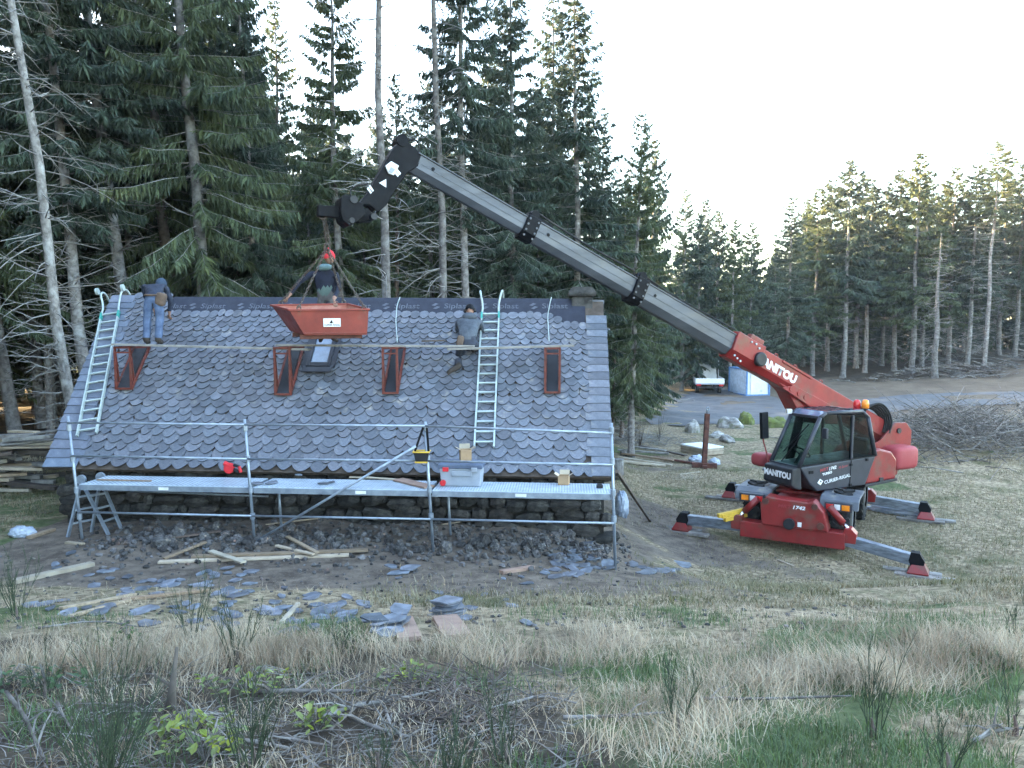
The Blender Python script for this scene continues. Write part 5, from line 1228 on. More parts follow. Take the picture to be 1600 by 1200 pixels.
mid = [('far', 2, 1018, 46, 16.2, .85, 'sunlit-topped spruce nearest the chimney beside the boom'), ('far', 2, 985, 48, 14.5, 1.1, 'spruce half hidden by the boom near the hut gable'), ('full', 0, 1066, 68, 18, 1.1, 'spruce above the white pickup'), ('far', 2, 1120, 74, 16.5, 1.1, 'spruce between pickup and blue-edged cabin'),
       ('slim', 0, 1230, 62, 16.5, 1.6, 'lone pointed spruce standing clear above the red boom'), ('far', 0, 1172, 75, 15.6, 1.2, 'spruce in the low gap beyond the site cabin'), ('full', 1, 985, 38, 11, .8, 'bushy spruce just past the hut corner'), ('far', 2, 1098, 78, 18, 1.0, 'spruce behind the pickup roof')]
for i, (k, v, px, Y, H, rs, lab) in enumerate(mid): tree(k, v, tpx(px, Y), Y, H, lab, G2, (0, 0), None, rs, i + 30)
edge_ = [(1270, 78, 19, 0), (1293, 82, 20.5, 1), (1318, 76, 21.5, 1), (1338, 84, 21, 0), (1352, 79, 20, 1), (1378, 86, 20, 0), (1398, 80, 21, 1), (1425, 77, 22, 0), (1441, 84, 20.5, 1), (1482, 80, 21, 0), (1512, 78, 21, 1), (1560, 84, 21.5, 0), (1585, 79, 20.5, 1), (1620, 82, 21, 0), (1255, 88, 18, 2), (1210, 86, 14.5, 0)]
ordn = 'first second third fourth fifth sixth seventh eighth ninth tenth eleventh twelfth thirteenth fourteenth fifteenth sixteenth'.split()
order = sorted(range(len(edge_)), key=lambda i: edge_[i][0])
for n_, i in enumerate(order):
    px, Y, H, v = edge_[i]; tree('far', v, tpx(px, Y), Y, H, f'{ordn[n_]} spruce counted rightwards along the far forest edge from the red boom', G3, (0, (.5 if px > 1400 else 0)), None, 1.3, i + 60)
tree('bare', 1, tpx(1538, 74), 74, 22.5, 'pale tall sunlit trunk standing forward at the far forest edge', G3, (0, .6), None, 1.5, 5)
tree('dead', 0, tpx(1462, 72), 72, 13.5, 'dead grey spruce with bare branches at the far forest edge', G3, (0, 0), None, 1.5, 7)
# dense wood behind: same spruces, row after row
rw = random.Random(77); cnt = 0
def wood(x, y, H, kinds, grp, lab):
    k, v = rw.choice(kinds); tree(k, v, x, y, H, lab, grp, (rw.uniform(-1.5, 1.5), rw.uniform(-1.5, 1.5)), rw.uniform(0, 6.28), rw.uniform(.9, 1.15))
DL = 'dark spruce standing deep in the crowded wood behind the hut'; DR = 'spruce standing deep in the wood beyond the brown field'; DM = 'spruce crowded together beyond the gravel track'
for row_, Y in enumerate((27, 32, 39, 48)):
    px = -90
    lim = 770 if Y > 33 else 480
    while px < lim:
        h = rw.uniform(15, 20) * (1 if px < 440 else .62 + .006 * (Y - 27))
        if not (430 < px < 480 and Y < 50): wood(tpx(px, Y), Y + rw.uniform(-1.5, 1.5), h, [('tall', 0), ('tall', 1), ('slim', 0), ('slim', 1), ('full', 1)] if Y < 37 else [('far', 2), ('far', 2), ('far', 0)], 'wood behind the hut', DL)
        px += rw.uniform(40, 62) * 27 / Y * (1.5 if Y > 37 else 1.1)
for Y in (30, 35, 42):
    px = 492
    while px < 985:
        top = 250 if px < 600 else 120 if px < 880 else 190           # photo row of the tips
        h = (zg(tpx(px, Y), Y) * -1 + 3.8 + (510 - top - rw.uniform(-60, 130)) / F * Y)
        wood(tpx(px, Y), Y + rw.uniform(-1.2, 1.2), h, [('full', 0), ('full', 1), ('slim', 0), ('slim', 1)] if Y < 40 else [('far', 2), ('full', 1)], 'wood behind the hut', DL); px += rw.uniform(36, 54) * 32 / Y
for Y in (70, 80):
    px = 985
    while px < 1225:
        wood(tpx(px, Y), Y + rw.uniform(-3, 3), rw.uniform(12.5, 15.5) * (.84 if px > 1130 else 1), [('far', 0), ('far', 2), ('far', 2)], 'wood beyond the track', DM); px += rw.uniform(40, 60) * 60 / Y
for Y in (90, 99, 110):
    px = 1150
    while px < 1680:
        wood(tpx(px, Y), Y + rw.uniform(-3, 3), rw.uniform(15, 20) * (.7 if px < 1235 else 1), [('far', 2), ('far', 2), ('far', 2)] if Y > 95 else [('far', 2), ('far', 0), ('far', 2)], 'wood beyond the field', DR); px += rw.uniform(30, 44) * 92 / Y
# the wood goes on beside and behind the camera and keeps the clearing in shade
for i in range(45):
    x, y = -19 - (i % 3) * 7.5 + rw.uniform(-2, 2), -14 + (i // 3) * 3.4 + rw.uniform(-1.5, 1.5)
    if x > -.70 * y - 6.5 and y > 8: x = -.70 * y - 7
    wood(x, y, rw.uniform(20, 24), [('far', 2)], 'wood beside the clearing', 'tall spruce in the wood beside the clearing, outside the photo')
for (x, y) in ((-30, 30), (-38, 27), (-40, 38), (-46, 24), (-36, 45), (-48, 34), (-44, 50)):
    wood(x, y, rw.uniform(21, 25), [('full', 0), ('full', 1), ('tall', 1)], 'wood behind the hut', DL)

for i in range(44):     # mostly hidden wood west of the field, added to block the low sun
    Y = 62 + (i % 22) * 3.0 + rw.uniform(-1, 1); x = (-4 + (Y - 62) * .20) - (i // 22) * 9 - rw.uniform(0, 6)
    wood(x, Y, rw.uniform(18.5, 21), [('far', 2)], 'wood behind the hut', DL)

for i in range(14):  # more hidden spruces, put in to stop sun leaking onto the track
    wood(-12 - (i % 7) * 7 + rw.uniform(-2, 2), 50 + (i // 7) * 8 + (i % 7) * 1.6, rw.uniform(18, 21), [('far', 2)], 'wood behind the hut', DL)
# ---------------------------------------------------------------- far vehicles and site things
def frame_z(p, yaw): return Matrix.Translation(p) @ Matrix.Rotation(yaw, 4, 'Z')
p = gpx(1107, 616); T = frame_z(p, R(-8)) @ Matrix.Scale(p.y / 62.0 * 1.12, 4)
truck = thing('flatbed_pickup', 'white flatbed pickup parked on the gravel, seen from behind', 'pickup', p)
q = MB(); q.loft([[(x * .85, y, z) for x, z in ((-1, .55), (1, .55), (1, 1.2), (.88, 1.95), (-.88, 1.95), (-1, 1.2))] for y in (2.4, 3.9)], True, T); tc_ = q.build('cab', M['white'], truck, bevel=.06, fix=True)
q = MB(); q.box((0, 2.38, 1.62), (1.25, .04, .42), T); q.build('rear_window', M['pane'], tc_)
q = MB(); q.box((0, 4.2, .85), (1.6, .9, .6), T); q.build('bonnet', M['white'], truck, bevel=.08)
q = MB(); q.box((0, .75, .80), (2.0, 3.1, .10), T); bed = q.build('flatbed', M['tool_grey'], truck, bevel=.01)
for c_, d_ in (((-.98, .75, 1.02), (.05, 3.1, .36)), ((.98, .75, 1.02), (.05, 3.1, .36)), ((0, -.80, 1.02), (2.0, .05, .36))):
    q = MB(); q.box(c_, d_, T); q.build('side_board', M['white'], bed, bevel=.01)
q = MB(); q.box((-.05, 2.28, 1.55), (1.65, .05, 1.15), T); q.build('headboard', M['white'], bed, bevel=.01)
q = MB(); q.tube([T @ Vector((.95, 2.28, .9)), T @ Vector((.95, 2.28, 2.35))], .04, 8); q.build('corner_post', M['white'], bed)
q = MB(); q.box((-1.25, 2.9, 1.45), (.75, .06, 1.15), T); q.build('open_door', M['white'], truck, bevel=.03)
for x in (-.78, .78):
    for y in (.35, 3.5):
        q = MB(); q.tube([T @ Vector((x - .11, y, .36)), T @ Vector((x + .11, y, .36))], .36, 18); w_ = q.build('wheel', M['rubber'], truck)
        q = MB(); q.tube([T @ Vector((x - .115, y, .36)), T @ Vector((x + .115, y, .36))], .2, 14); q.build('rim', M['galv'], w_)
    q = MB(); q.box((x, -.84, .72), (.3, .04, .12), T); q.build('tail_lamp', M['red_lens'], truck)
q = MB(); q.box((0, -.82, .58), (1.8, .06, .1), T); q.build('bumper', M['black_plastic'], truck)
for k, (x, y, mm) in enumerate(((-.5, 1.2, 'pink_red'), (.2, .6, 'pink_red'), (.5, 1.4, 'wood_pale'), (-.2, .2, 'tool_grey'))):
    q = MB(); q.box((x, y, .93 + .03 * k), (.5, .4, .16), T); q.build('load', M[mm], bed, bevel=.02)
p = gpx(1184, 619); T = frame_z(p, R(12)) @ Matrix.Scale(p.y / 64.0, 4)
cabn = thing('site_cabin', 'white site cabin with blue edges at the end of the gravel', 'site cabin', p)
W, D, H = 2.15, 3.0, 2.25
q = MB(); q.box((0, D / 2, H / 2 + .05), (W - .1, D - .1, H - .1), T); cb_ = q.build('cabin_shell', M['white'], cabn)
q = MB(); q.box((-W / 2 + .045, D / 2, H / 2 + .05), (.02, D - .2, H - .25), T); q.build('side_panel', M['cabin_side'], cabn)
for x in (-1, 1):
    for y in (0, D): q = MB(); q.box((x * (W / 2 - .05), y, H / 2 + .05), (.12, .12, H), T); q.build('corner_post', M['blue_trim'], cabn, bevel=.01)
for z in (.09, H + .02):
    for y in (0, D): q = MB(); q.box((0, y, z), (W, .12, .13), T); q.build('edge_beam', M['blue_trim'], cabn)
    for x in (-1, 1): q = MB(); q.box((x * (W / 2 - .05), D / 2, z), (.11, D, .12), T); q.build('edge_beam', M['blue_trim'], cabn)
q = MB(); q.tube([T @ Vector((.35, -.02, .45)), T @ Vector((.35, -.08, .45))], .09, 12); q.build('lamp_fitting', M['white_lens'], cabn)
q = MB(); q.box((-.35, -.02, H * .45), (.7, .03, H * .8), T); q.build('door', M['white'], cabn, bevel=.01)
# ---------------------------------------------------------------- boulders
def boulder(px, py, w, h, d, seed, label, material='boulder', name='boulder', group=None):
    p = gpx(px, py); q = MB(); off = Vector((seed * 3.7, seed, 2))
    q.ball((0, 0, 0), (w, d, h * 1.5), 22, 14, lambda v: 1 + .36 * noise.noise(v * 1.2 + off) + .16 * noise.noise(v * 2.7 + off) - .10 * abs(noise.noise(v * 5 + off)))
    o = q.build(name, M[material]); o.location = (p.x, p.y, p.z + h * .22); o.rotation_euler = (0, 0, seed); return tag(o, label, 'boulder', group)
boulder(1082, 676, .8, .62, .7, 1, 'pale pointed boulder beside the rusty post'); boulder(1138, 668, 1.55, .55, .9, 2, 'long pale boulder between the rusty post and the crane')
boulder(1166, 664, .95, .7, .8, 3, 'moss-covered boulder between the crane mirror and the long pale boulder', 'moss_rock'); boulder(1120, 684, .9, .3, .6, 4, 'low flat boulder behind the rusty post')
boulder(1134, 597, 3.0, .9, 1.6, 5, 'long tan boulder beside the pickup at the end of the gravel'); boulder(968, 640, 2.0, 1.3, 1.5, 6, 'lichen-covered boulder beside the hut gable')
boulder(1135, 690, 1.1, .28, .5, 8, 'leaning grey slab of rock behind the board stack'); boulder(1208, 668, 1.3, .6, 1.0, 9, 'mossy boulder just behind the crane mirror', 'moss_rock')
# ---------------------------------------------------------------- rusty post, boards, planks by the machine
p = gpx(1100, 731); post = thing('rusty_post', 'upright rusty steel post on a cross-shaped base with a hook on top', 'post', p)
k = p.y / 1200
q = MB(); top = p + Vector((.08, .0, 86 * k)); ax = (top - p).normalized(); q.bar(p + Z * .08, top, .16, .16, up=Vector((0, 1, 0))); q.build('shaft', M['rust'], post, bevel=.01)
q = MB(); q.bar(p + Vector((-.42, .05, .10)), p + Vector((.42, -.16, .10)), .2, .17); q.build('base', M['rust'], post, bevel=.01)
q = MB(); q.bar(p + Vector((-.05, -.35, .07)), p + Vector((.05, .35, .07)), .16, .12); q.build('base_bar', M['rust'], post, bevel=.01)
q = MB(); q.bar(top - Z * .02, top + Z * .15, .03, .14); q.build('lug', M['steel_beam'], post); q = MB(); q.tube([top + Vector((.05 * math.cos(a * .5236), -.03, .16 + .08 * math.sin(a * .5236))) for a in range(13)], .018, 6); q.build('shackle', M['galv'], post, smooth=True)
p = gpx(1096, 708); bs_ = thing('board_stack', 'low stack of white boards behind the rusty post', 'board stack', p)
for i in range(6):
    q = MB(); q.box((.02 * (i % 2), 0, .05 + i * .05), (1.05, 1.3, .042), Matrix.Translation(p) @ Matrix.Rotation(R(28), 4, 'Z')); q.build('board', M['white'] if i == 5 else M['wood_pale'], bs_, bevel=.004)
def crumple(name, px, py, d, material, label, cat, seed, yaw=0, amp=.3):
    p = gpx(px, py); q = MB(); q.ball((0, 0, 0), d, 30, 18, lambda v: 1 + amp * noise.noise(v * 2.5 + Vector((seed, 0, 0))) + amp * .5 * noise.noise(v * 6 + Vector((seed, 3, 0))))
    o = q.build(name, M[material]); o.location = (p.x, p.y, p.z + d[2] * .3); o.rotation_euler.z = yaw; return tag(o, label, cat)
crumple('plastic_sheet', 1088, 722, (.55, .4, .32), 'plastic_film', 'crumpled white plastic sheet beside the rusty post base', 'plastic sheet', 1)
crumple('plastic_sheet', 1116, 726, (.42, .35, .28), 'plastic_film', 'smaller crumpled white plastic on the crane side of the rusty post', 'plastic sheet', 2)
crumple('plastic_sheet', 35, 838, (.42, .3, .22), 'plastic_film', 'crumpled clear plastic on the plank end near the lumber pile', 'plastic sheet', 3)
crumple('insulation_bag', 971, 806, (.34, .5, .75), 'plastic_film', 'pale wrapped bundle standing at the hut corner behind the scaffold', 'bundle', 4, 0, .15)
crumple('film_roll', 1402, 803, (1.5, .3, .26), 'plastic_film', 'white and blue plastic wrapping on the ground behind the crane wheel', 'plastic wrapping', 5, R(-38), .25)
def ground_plank(a, b, w, th, mm, label, group=None, lift=.0, cat='plank'):
    pa, pb = gpx(*a), gpx(*b); n = 5
    up = max(0.0, max(zg(*(lerp(pa, pb, i / n).xy)) - lerp(pa, pb, i / n).z for i in range(n + 1)))
    return plank('plank', pa + Z * (th / 2 + up * .7 + lift), pb + Z * (th / 2 + up * .7 + lift), w, th, M[mm], label, cat, group)
GP = 'planks lying in front of the scaffold'
for a, b, w, th, mm, lab, lf in (
    ((22, 913), (145, 885), .13, .06, 'wood_pale', 'thick pale plank lying alone at the left edge of the yard', 0),
    ((248, 881), (545, 870), .11, .035, 'wood_pale', 'long pale plank in front of the rubble, nearest the camera', 0),
    ((300, 874), (575, 864), .11, .035, 'wood', 'long brown plank right behind the long pale one', .02),
    ((256, 879), (322, 853), .07, .03, 'wood', 'short plank crossing the left end of the long planks', .05),
    ((329, 868), (381, 886), .10, .03, 'wood_pale', 'short plank lying across the middle of the long planks', .06),
    ((449, 846), (496, 872), .07, .03, 'wood', 'short narrow plank propped on the rubble over the long planks', .07),
    ((432, 859), (490, 873), .07, .03, 'wood_pale', 'short pale batten beside the propped plank', .05),
    ((95, 953), (212, 931), .06, .03, 'wood', 'narrow batten upper of two in the scattered slates', 0),
    ((110, 966), (200, 941), .06, .03, 'wood', 'narrow batten lower of two in the scattered slates', 0),
    ((190, 940), (325, 925), .06, .03, 'wood', 'narrow batten reaching from the scattered slates towards the dry grass', .01),
    ((440, 975), (466, 945), .05, .03, 'wood_pale', 'short pale batten standing out among slates by the dry grass', 0),
    ((695, 968), (716, 1000), .26, .05, 'board_pink', 'reddish board lying just below the slate stack', 0),
    ((628, 970), (640, 1002), .22, .04, 'board_pink', 'reddish board half under the slate heap', 0),
    ((783, 897), (832, 889), .10, .05, 'board_pink', 'short reddish offcut on the dirt in front of the scaffold end', 0),
    ((45, 842), (84, 829), .10, .05, 'wood', 'plank with plastic on it near the hut corner', 0),
    ((104, 849), (130, 852), .08, .03, 'wood', 'short brown offcut at the foot of the outer scaffold pole', 0),
    ((415, 790 + 32), (500, 812), .04, .02, 'wood', 'thin lath lying on the sand under the scaffold', .02),
    ((690, 824), (735, 817), .03, .02, 'wood', 'thin lath lying under the scaffold below the tool box', .03),
    ((275, 846), (345, 836), .09, .03, 'wood_dark', 'dark brown board on the rubble behind the long planks', .06),
    ((1062, 742), (1094, 738), .06, .03, 'wood_pale', 'short batten on the sawdust patch', 0),
    ((1215, 876), (1240, 886), .05, .03, 'wood_pale', 'short pale stick on the grass in front of the crane', 0)):
    ground_plank(a, b, w, th, mm, lab, GP if a[0] < 800 else None, lf)
for i, (a, b, mm, lf) in enumerate((((968, 716), (1050, 728), 'wood_pale', 0), ((972, 712), (1052, 723), 'wood', .06), ((975, 722), (1040, 729), 'wood_pale', .0), ((965, 708), (1045, 714), 'wood_grey', .1), ((1020, 716), (1085, 726), 'rust', .02), ((985, 704), (1040, 711), 'wood_grey', .12), ((1000, 700), (1072, 716), 'wood_dark', .05))):
    ground_plank(a, b, .16, .06, mm, ('palest plank on top of the small heap at the hut corner', 'brown plank second in the small heap at the hut corner', 'nearest plank of the small heap at the hut corner', 'grey plank across the small heap at the hut corner', 'rusty flat bar running from the heap to the rusty post', 'short grey plank farthest back in the heap at the hut corner', 'dark plank under the heap at the hut corner')[i], 'planks heaped beyond the hut corner', lf)
pp = at(964, 737, 13.4); pb = gpx(1016, 815); plank('prop_pole', pp, pb + Z * .02, .06, .06, M['wood_dark'], 'dark prop pole leaning from the scaffold end down to the grass', 'pole')
p = gpx(967, 742); q = MB(); q.tube([p, p + Z * .25, p + Z * .52], [.17, .15, .155], 12); tag(q.build('chopping_log', M['bark'], bevel=.01), 'upright sawn log at the hut corner behind the scaffold', 'log')
crumple('sack', 975, 712, (.3, .25, .3), 'wood_grey', 'small grey sack beside the plank heap at the hut corner', 'sack', 8, 0, .2)
# lumber pile beyond the left gable
rl = random.Random(9); p0 = gpx(2, 772); kk = 0
for lay in range(11):
    for j in range(4):
        px = rl.uniform(-30, 62); ln = rl.uniform(.5, 1.15) if lay < 8 else rl.uniform(1.0, 1.7); y = p0.y + .15 + j * .32 + rl.uniform(-.1, .1); x = tpx(px, y); z = zg(x, y) + .06 + lay * .118 + rl.uniform(-.02, .02); yaw = rl.uniform(-.6, .6) if lay > 2 else rl.uniform(-.1, .1); tl = rl.uniform(-.12, .12)
        if x + ln * .5 > tpx(82, y): x = tpx(80, y) - ln * .5
        d = Vector((math.cos(yaw), math.sin(yaw), tl)) * ln / 2; c_ = Vector((x, y, z)); mm = rl.choice(('wood_grey', 'wood_grey', 'wood', 'wood_dark', 'wood_pale'))
        plank('plank', c_ - d, c_ + d, rl.uniform(.10, .2), rl.uniform(.04, .09), M[mm], 'old plank stacked in the lumber pile beyond the gable', 'plank', 'planks in the lumber pile'); kk += 1
# ---------------------------------------------------------------- things on the scaffold deck
p = deck_at(719, 761); A, B, d = DECK_Z[2]; Tb = frame(p, d, SB)
tb = thing('tool_box', 'large grey tool box with a dark lid on the scaffold deck', 'tool box', p)
q = MB(); q.loft([[(x * w_, y * dd, z) for x, y in ((-1, -1), (1, -1), (1, 1), (-1, 1))] for w_, dd, z in ((.33, .17, .0), (.35, .19, .30))], True, Tb @ Matrix.Translation((0, .2, 0))); bx = q.build('bin', M['tool_grey'], tb, bevel=.015)
q = MB(); q.loft([[(x * w_, y * dd, z) for x, y in ((-1, -1), (1, -1), (1, 1), (-1, 1))] for w_, dd, z in ((.375, .21, .30), (.375, .21, .36), (.34, .18, .395))], True, Tb @ Matrix.Translation((0, .2, 0))); q.build('lid', M['tool_lid'], tb, bevel=.012)
for x in (-.24, .24):
    q = MB(); q.box((x, -.02, .29), (.10, .03, .07), Tb); q.build('clasp', M['bright_red'] if x < 0 else M['tool_grey'], tb, bevel=.006)
q = MB(); q.box((.03, -.012, .22), (.34, .02, .08), Tb); q.build('handle', M['tool_grey'], tb, bevel=.008)
q = MB(); c_ = Tb @ Vector((-.29, .0, .06)); q.tube([c_ + SB * .02, c_ - SB * .03], .05, 14); q.build('wheel', M['bright_red'], tb)
def card_box(p, w, d_, h, yaw, label, flaps=True):
    root = thing('cardboard_box', label, 'cardboard box', p); T = frame(p, d, SB) @ Matrix.Rotation(yaw, 4, 'Z')
    q = MB()
    for c_, s_ in (((0, -d_ / 2, h / 2), (w, .006, h)), ((0, d_ / 2, h / 2), (w, .006, h)), ((-w / 2, 0, h / 2), (.006, d_, h)), ((w / 2, 0, h / 2), (.006, d_, h)), ((0, 0, .003), (w, d_, .006))): q.box(c_, s_, T)
    q.build('carton', M['card'], root)
    for s_, ax in ((-1, 'x'), (1, 'x'), (1, 'y')):
        q = MB(); L_ = w * .5
        if ax == 'x': q.add([T @ Vector(v) for v in ((s_ * w / 2, -d_ / 2, h), (s_ * w / 2, d_ / 2, h), (s_ * (w / 2 + L_ * .8), d_ / 2, h + L_ * .5), (s_ * (w / 2 + L_ * .8), -d_ / 2, h + L_ * .5))], [(0, 1, 2, 3)])
        else: q.add([T @ Vector(v) for v in ((-w / 2, d_ / 2, h), (w / 2, d_ / 2, h), (w / 2, d_ / 2 + L_ * .3, h + L_ * .9), (-w / 2, d_ / 2 + L_ * .3, h + L_ * .9))], [(0, 1, 2, 3)])
        q.build('flap', M['wood_pale'], root)
card_box(Tb @ Vector((.06, .2, .398)), .18, .18, .2, .3, 'open cardboard box standing on the tool box lid')
card_box(deck_at(881, 757), .17, .17, .15, -.1, 'small open cardboard box on the scaffold deck')
p = deck_at(937, 763); q = MB(); q.box((0, 0, .03), (.11, .09, .05), frame(p, d, SB)); q.box((0, 0, .06), (.08, .06, .02), frame(p, d, SB)); tag(q.build('small_black_case', M['black_plastic'], bevel=.01), 'small black case near the outer end of the scaffold deck', 'case')
# red coil nailer
p = deck_at(362, 744); ng = thing('nail_gun', 'red nail gun lying on the scaffold deck', 'nail gun', p); T = frame(p, DECK_Z[0][2], SB)
q = MB(); q.tube([T @ Vector((-.06, 0, .13)), T @ Vector((-.06, .09, .13))], .095, 18); q.build('drum', M['bright_red'], ng, bevel=.01)
q = MB(); q.tube([T @ Vector((-.15, .04, .22)), T @ Vector((-.02, .04, .17))], .045, 10); q.build('head', M['bright_red'], ng)
q = MB(); q.bar(T @ Vector((.0, .04, .12)), T @ Vector((.16, .04, .06)), .05, .06); q.bar(T @ Vector((.02, .04, .2)), T @ Vector((.13, .04, .16)), .04, .05); q.build('grip', M['black_plastic'], ng, bevel=.01)
q = MB(); q.tube([T @ Vector((.13, .03, .17)), T @ Vector((.16, .03, .06))], .03, 10); q.build('magazine', M['bright_red'], ng)
for a, b, w_, th, mm, lab in (((622, 751), (671, 763), .22, .03, 'board_pink', 'reddish board lying on the deck beside the scaffold pole'), ((568, 747), (622, 751), .07, .02, 'wood_pale', 'thin pale batten on the deck behind the reddish board'), ((152, 751), (236, 753), .05, .02, 'wood', 'thin batten lying at the gable end of the deck'), ((546, 747), (575, 748), .05, .02, 'wood_pale', 'short pale lath on the middle deck near the brace')):
    plank('board', deck_at(*a) + Z * (th / 2 + .002), deck_at(*b) + Z * (th / 2 + .002), w_, th, M[mm], lab, 'board', 'boards on the scaffold deck')
def slate_piece(p, s_, mm, label, group, seed, rot=None, name='slate_piece', thick=.014):
    r_ = random.Random(seed); n = 8; q = MB(); ph = r_.uniform(0, 6)
    q.prism([(s_ * (.5 + r_.uniform(-.2, .12)) * math.cos(ph + 2 * math.pi * i / n) * 1.25, s_ * (.42 + r_.uniform(-.15, .12)) * math.sin(ph + 2 * math.pi * i / n)) for i in range(n)], 0, thick)
    o = q.build(name, M[mm]); o.location = p; o.rotation_euler = rot or (r_.uniform(-.12, .12), r_.uniform(-.12, .12), r_.uniform(0, 6)); return tag(o, label, 'slate', group)
for i, (px, py, s_) in enumerate(((402, 757, .22), (425, 756, .26), (466, 744, .15), (506, 757, .18), (518, 755, .14))): slate_piece(deck_at(px, py) + Z * .012, s_, 'slate_loose', ('slate nearest the inner pole on the deck', 'larger slate lying at the front edge of the deck', 'pale slate at the back of the deck against the eaves', 'broken slate beside the brace on the deck', 'slate chip beside the broken slate on the deck')[i], 'slates on the scaffold deck', i + 3, (0.02, .02, i))
# tool bag hanging on the third pole
p = at(659, 712, 12.28); bg_ = thing('tool_bag', 'black and yellow tool bag hanging from the scaffold pole', 'tool bag', p)
q = MB(); q.loft([[(x * w_, y * dd, z) for x, y in ((-1, -1), (1, -1), (1, 1), (-1, 1))] for w_, dd, z in ((.09, .06, -.10), (.125, .085, .07))], False, Matrix.Translation(p)); q.build('bag', M['black_plastic'], bg_)
q = MB()
for z, w_, dd in ((-.10, .095, .065), (.07, .13, .09)):
    ring = [p + Vector((x * w_, y * dd, z)) for x, y in ((-1, -1), (1, -1), (1, 1), (-1, 1), (-1, -1))]; q.tube(ring, .014, 6)
q.build('yellow_edging', M['yellow'], bg_)
for s_ in (-1, 1):
    q = MB(); q.bar(p + Vector((s_ * .11, 0, .07)), at(664, 668, 12.28) + Vector((s_ * .03, 0, 0)), .035, .012, up=Vector((0, 1, 0))); q.build('strap', M['black'], bg_)
q = MB(); q.ball(p + Z * .02, (.19, .13, .11), 12, 8, lambda v: 1 + .3 * noise.noise(v * 3)); q.build('nails', M['tool_lid'], bg_)
# ---------------------------------------------------------------- slates and rubble on the ground
rs = random.Random(21)
def tri_slates(n, rng_fn, label, group, s0, s1):
    for i in range(n):
        px, py = rng_fn(); p = gpx(px, py); slate_piece(p + Z * .012, rs.uniform(s0, s1) * (.8 if py < 880 else 1), 'slate_loose', label, group, rs.randrange(9999))
tri_slates(62, lambda: (rs.uniform(40, 330) + rs.uniform(0, 120), rs.gauss(925, 26)), 'blue-grey slate lying flat on the dirt near the fallen battens', 'slates scattered near the battens', .10, .24)
tri_slates(40, lambda: (rs.uniform(300, 560), rs.gauss(958, 24)), 'blue-grey slate lying flat at the edge of the dry grass', 'slates scattered at the dry grass', .10, .24)
tri_slates(46, lambda: (rs.gauss(905, 38), rs.gauss(878, 13)), 'broken slate in the heap at the foot of the outer scaffold pole', 'broken slates by the outer pole', .08, .3)
tri_slates(16, lambda: (rs.uniform(560, 860), rs.uniform(890, 985)), 'single slate chip on bare dirt before the scaffold', 'slate chips on bare dirt', .08, .18)
tri_slates(10, lambda: (rs.uniform(1000, 1065), rs.uniform(882, 898)), 'pale slate on the grass between the hut corner and the crane', 'pale slates on the grass', .15, .4)
for i, (px, py) in enumerate(((625, 897), (640, 893), (612, 893))): slate_piece(gpx(px, py) + Z * (.02 + .03 * i), .30 - .05 * i, 'slate_loose', ('lower large slate of the pair on bare dirt', 'tilted large slate of the pair on bare dirt', 'smaller slate leaning on the pair on bare dirt')[i], 'large slates on bare dirt', i + 40)
p = gpx(697, 962)
for i in range(9): slate_piece(p + Z * (.012 + i * .019) + Vector((rs.uniform(-.04, .04), rs.uniform(-.04, .04), 0)), .34 - .008 * i, 'slate_loose', 'slate in the neat stack on the dirt above the reddish board', 'stacked slates on the dirt', 60 + i, (rs.uniform(-.05, .05), rs.uniform(-.05, .05), .4 + rs.uniform(-.25, .25)), thick=.017)
for i in range(14): slate_piece(gpx(rs.gauss(614, 16), rs.gauss(985, 9)) + Z * (.015 + .008 * i), rs.uniform(.12, .27), 'slate_loose', 'slate in the loose heap over the reddish board near the dry grass', 'loose slate heap', 90 + i)
rub = [rock_mesh('rubble_stone', 100 + i, M['rubble'], .55, 8, 6) for i in range(8)]
for i in range(150):
    px = rs.uniform(180, 955); py = rs.gauss(843 + px * .012, 11); p = gpx(px, py); s_ = rs.uniform(.08, .19) * (1.5 if rs.random() < .10 else 1)
    o = obj('rubble_stone', rs.choice(rub)); o.location = p + Z * s_ * .18; o.scale = (s_ * rs.uniform(.8, 1.4), s_, s_ * rs.uniform(.5, .9)); o.rotation_euler = (rs.uniform(0, 6), rs.uniform(0, 6), rs.uniform(0, 6))
    tag(o, 'loose stone in the rubble along the foot of the hut wall', 'stone', 'rubble stones along the wall')
q = MB(); geo = [([Vector(v.co) for v in m_.vertices], [tuple(f.vertices) for f in m_.polygons]) for m_ in rub[:4]]
for i in range(1500):
    px = rs.uniform(120, 985); py = rs.gauss(846 + px * .014, 17); p = gpx(px, py) if i % 2 else None
    if p is None: p = Vector((rs.uniform(-7, 1.7), rs.gauss(13.0, .5), 0)); p.z = zg(p.x, p.y)
    s_ = rs.uniform(.025, .10); q.add(*geo[i % 4], Matrix.Translation(p + Z * s_ * .2) @ Matrix.Rotation(rs.uniform(0, 6), 4, Vector((rs.random(), rs.random(), rs.random() + .1)).normalized()) @ Matrix.Diagonal((s_ * 1.3, s_, s_ * .7, 1)))
for i in range(700):
    px = rs.uniform(0, 1350); py = rs.uniform(868, 985); p = gpx(px, py); s_ = rs.uniform(.012, .05); q.add(*geo[i % 4], Matrix.Translation(p + Z * s_ * .2) @ Matrix.Rotation(rs.uniform(0, 6), 4, 'Z') @ Matrix.Diagonal((s_ * 1.3, s_, s_ * .6, 1)))
tag(q.build('rubble', M['rubble']), 'small broken stones and grit along the wall and yard', 'rubble', kind='stuff')
q = MB(); p = gpx(1068, 746)
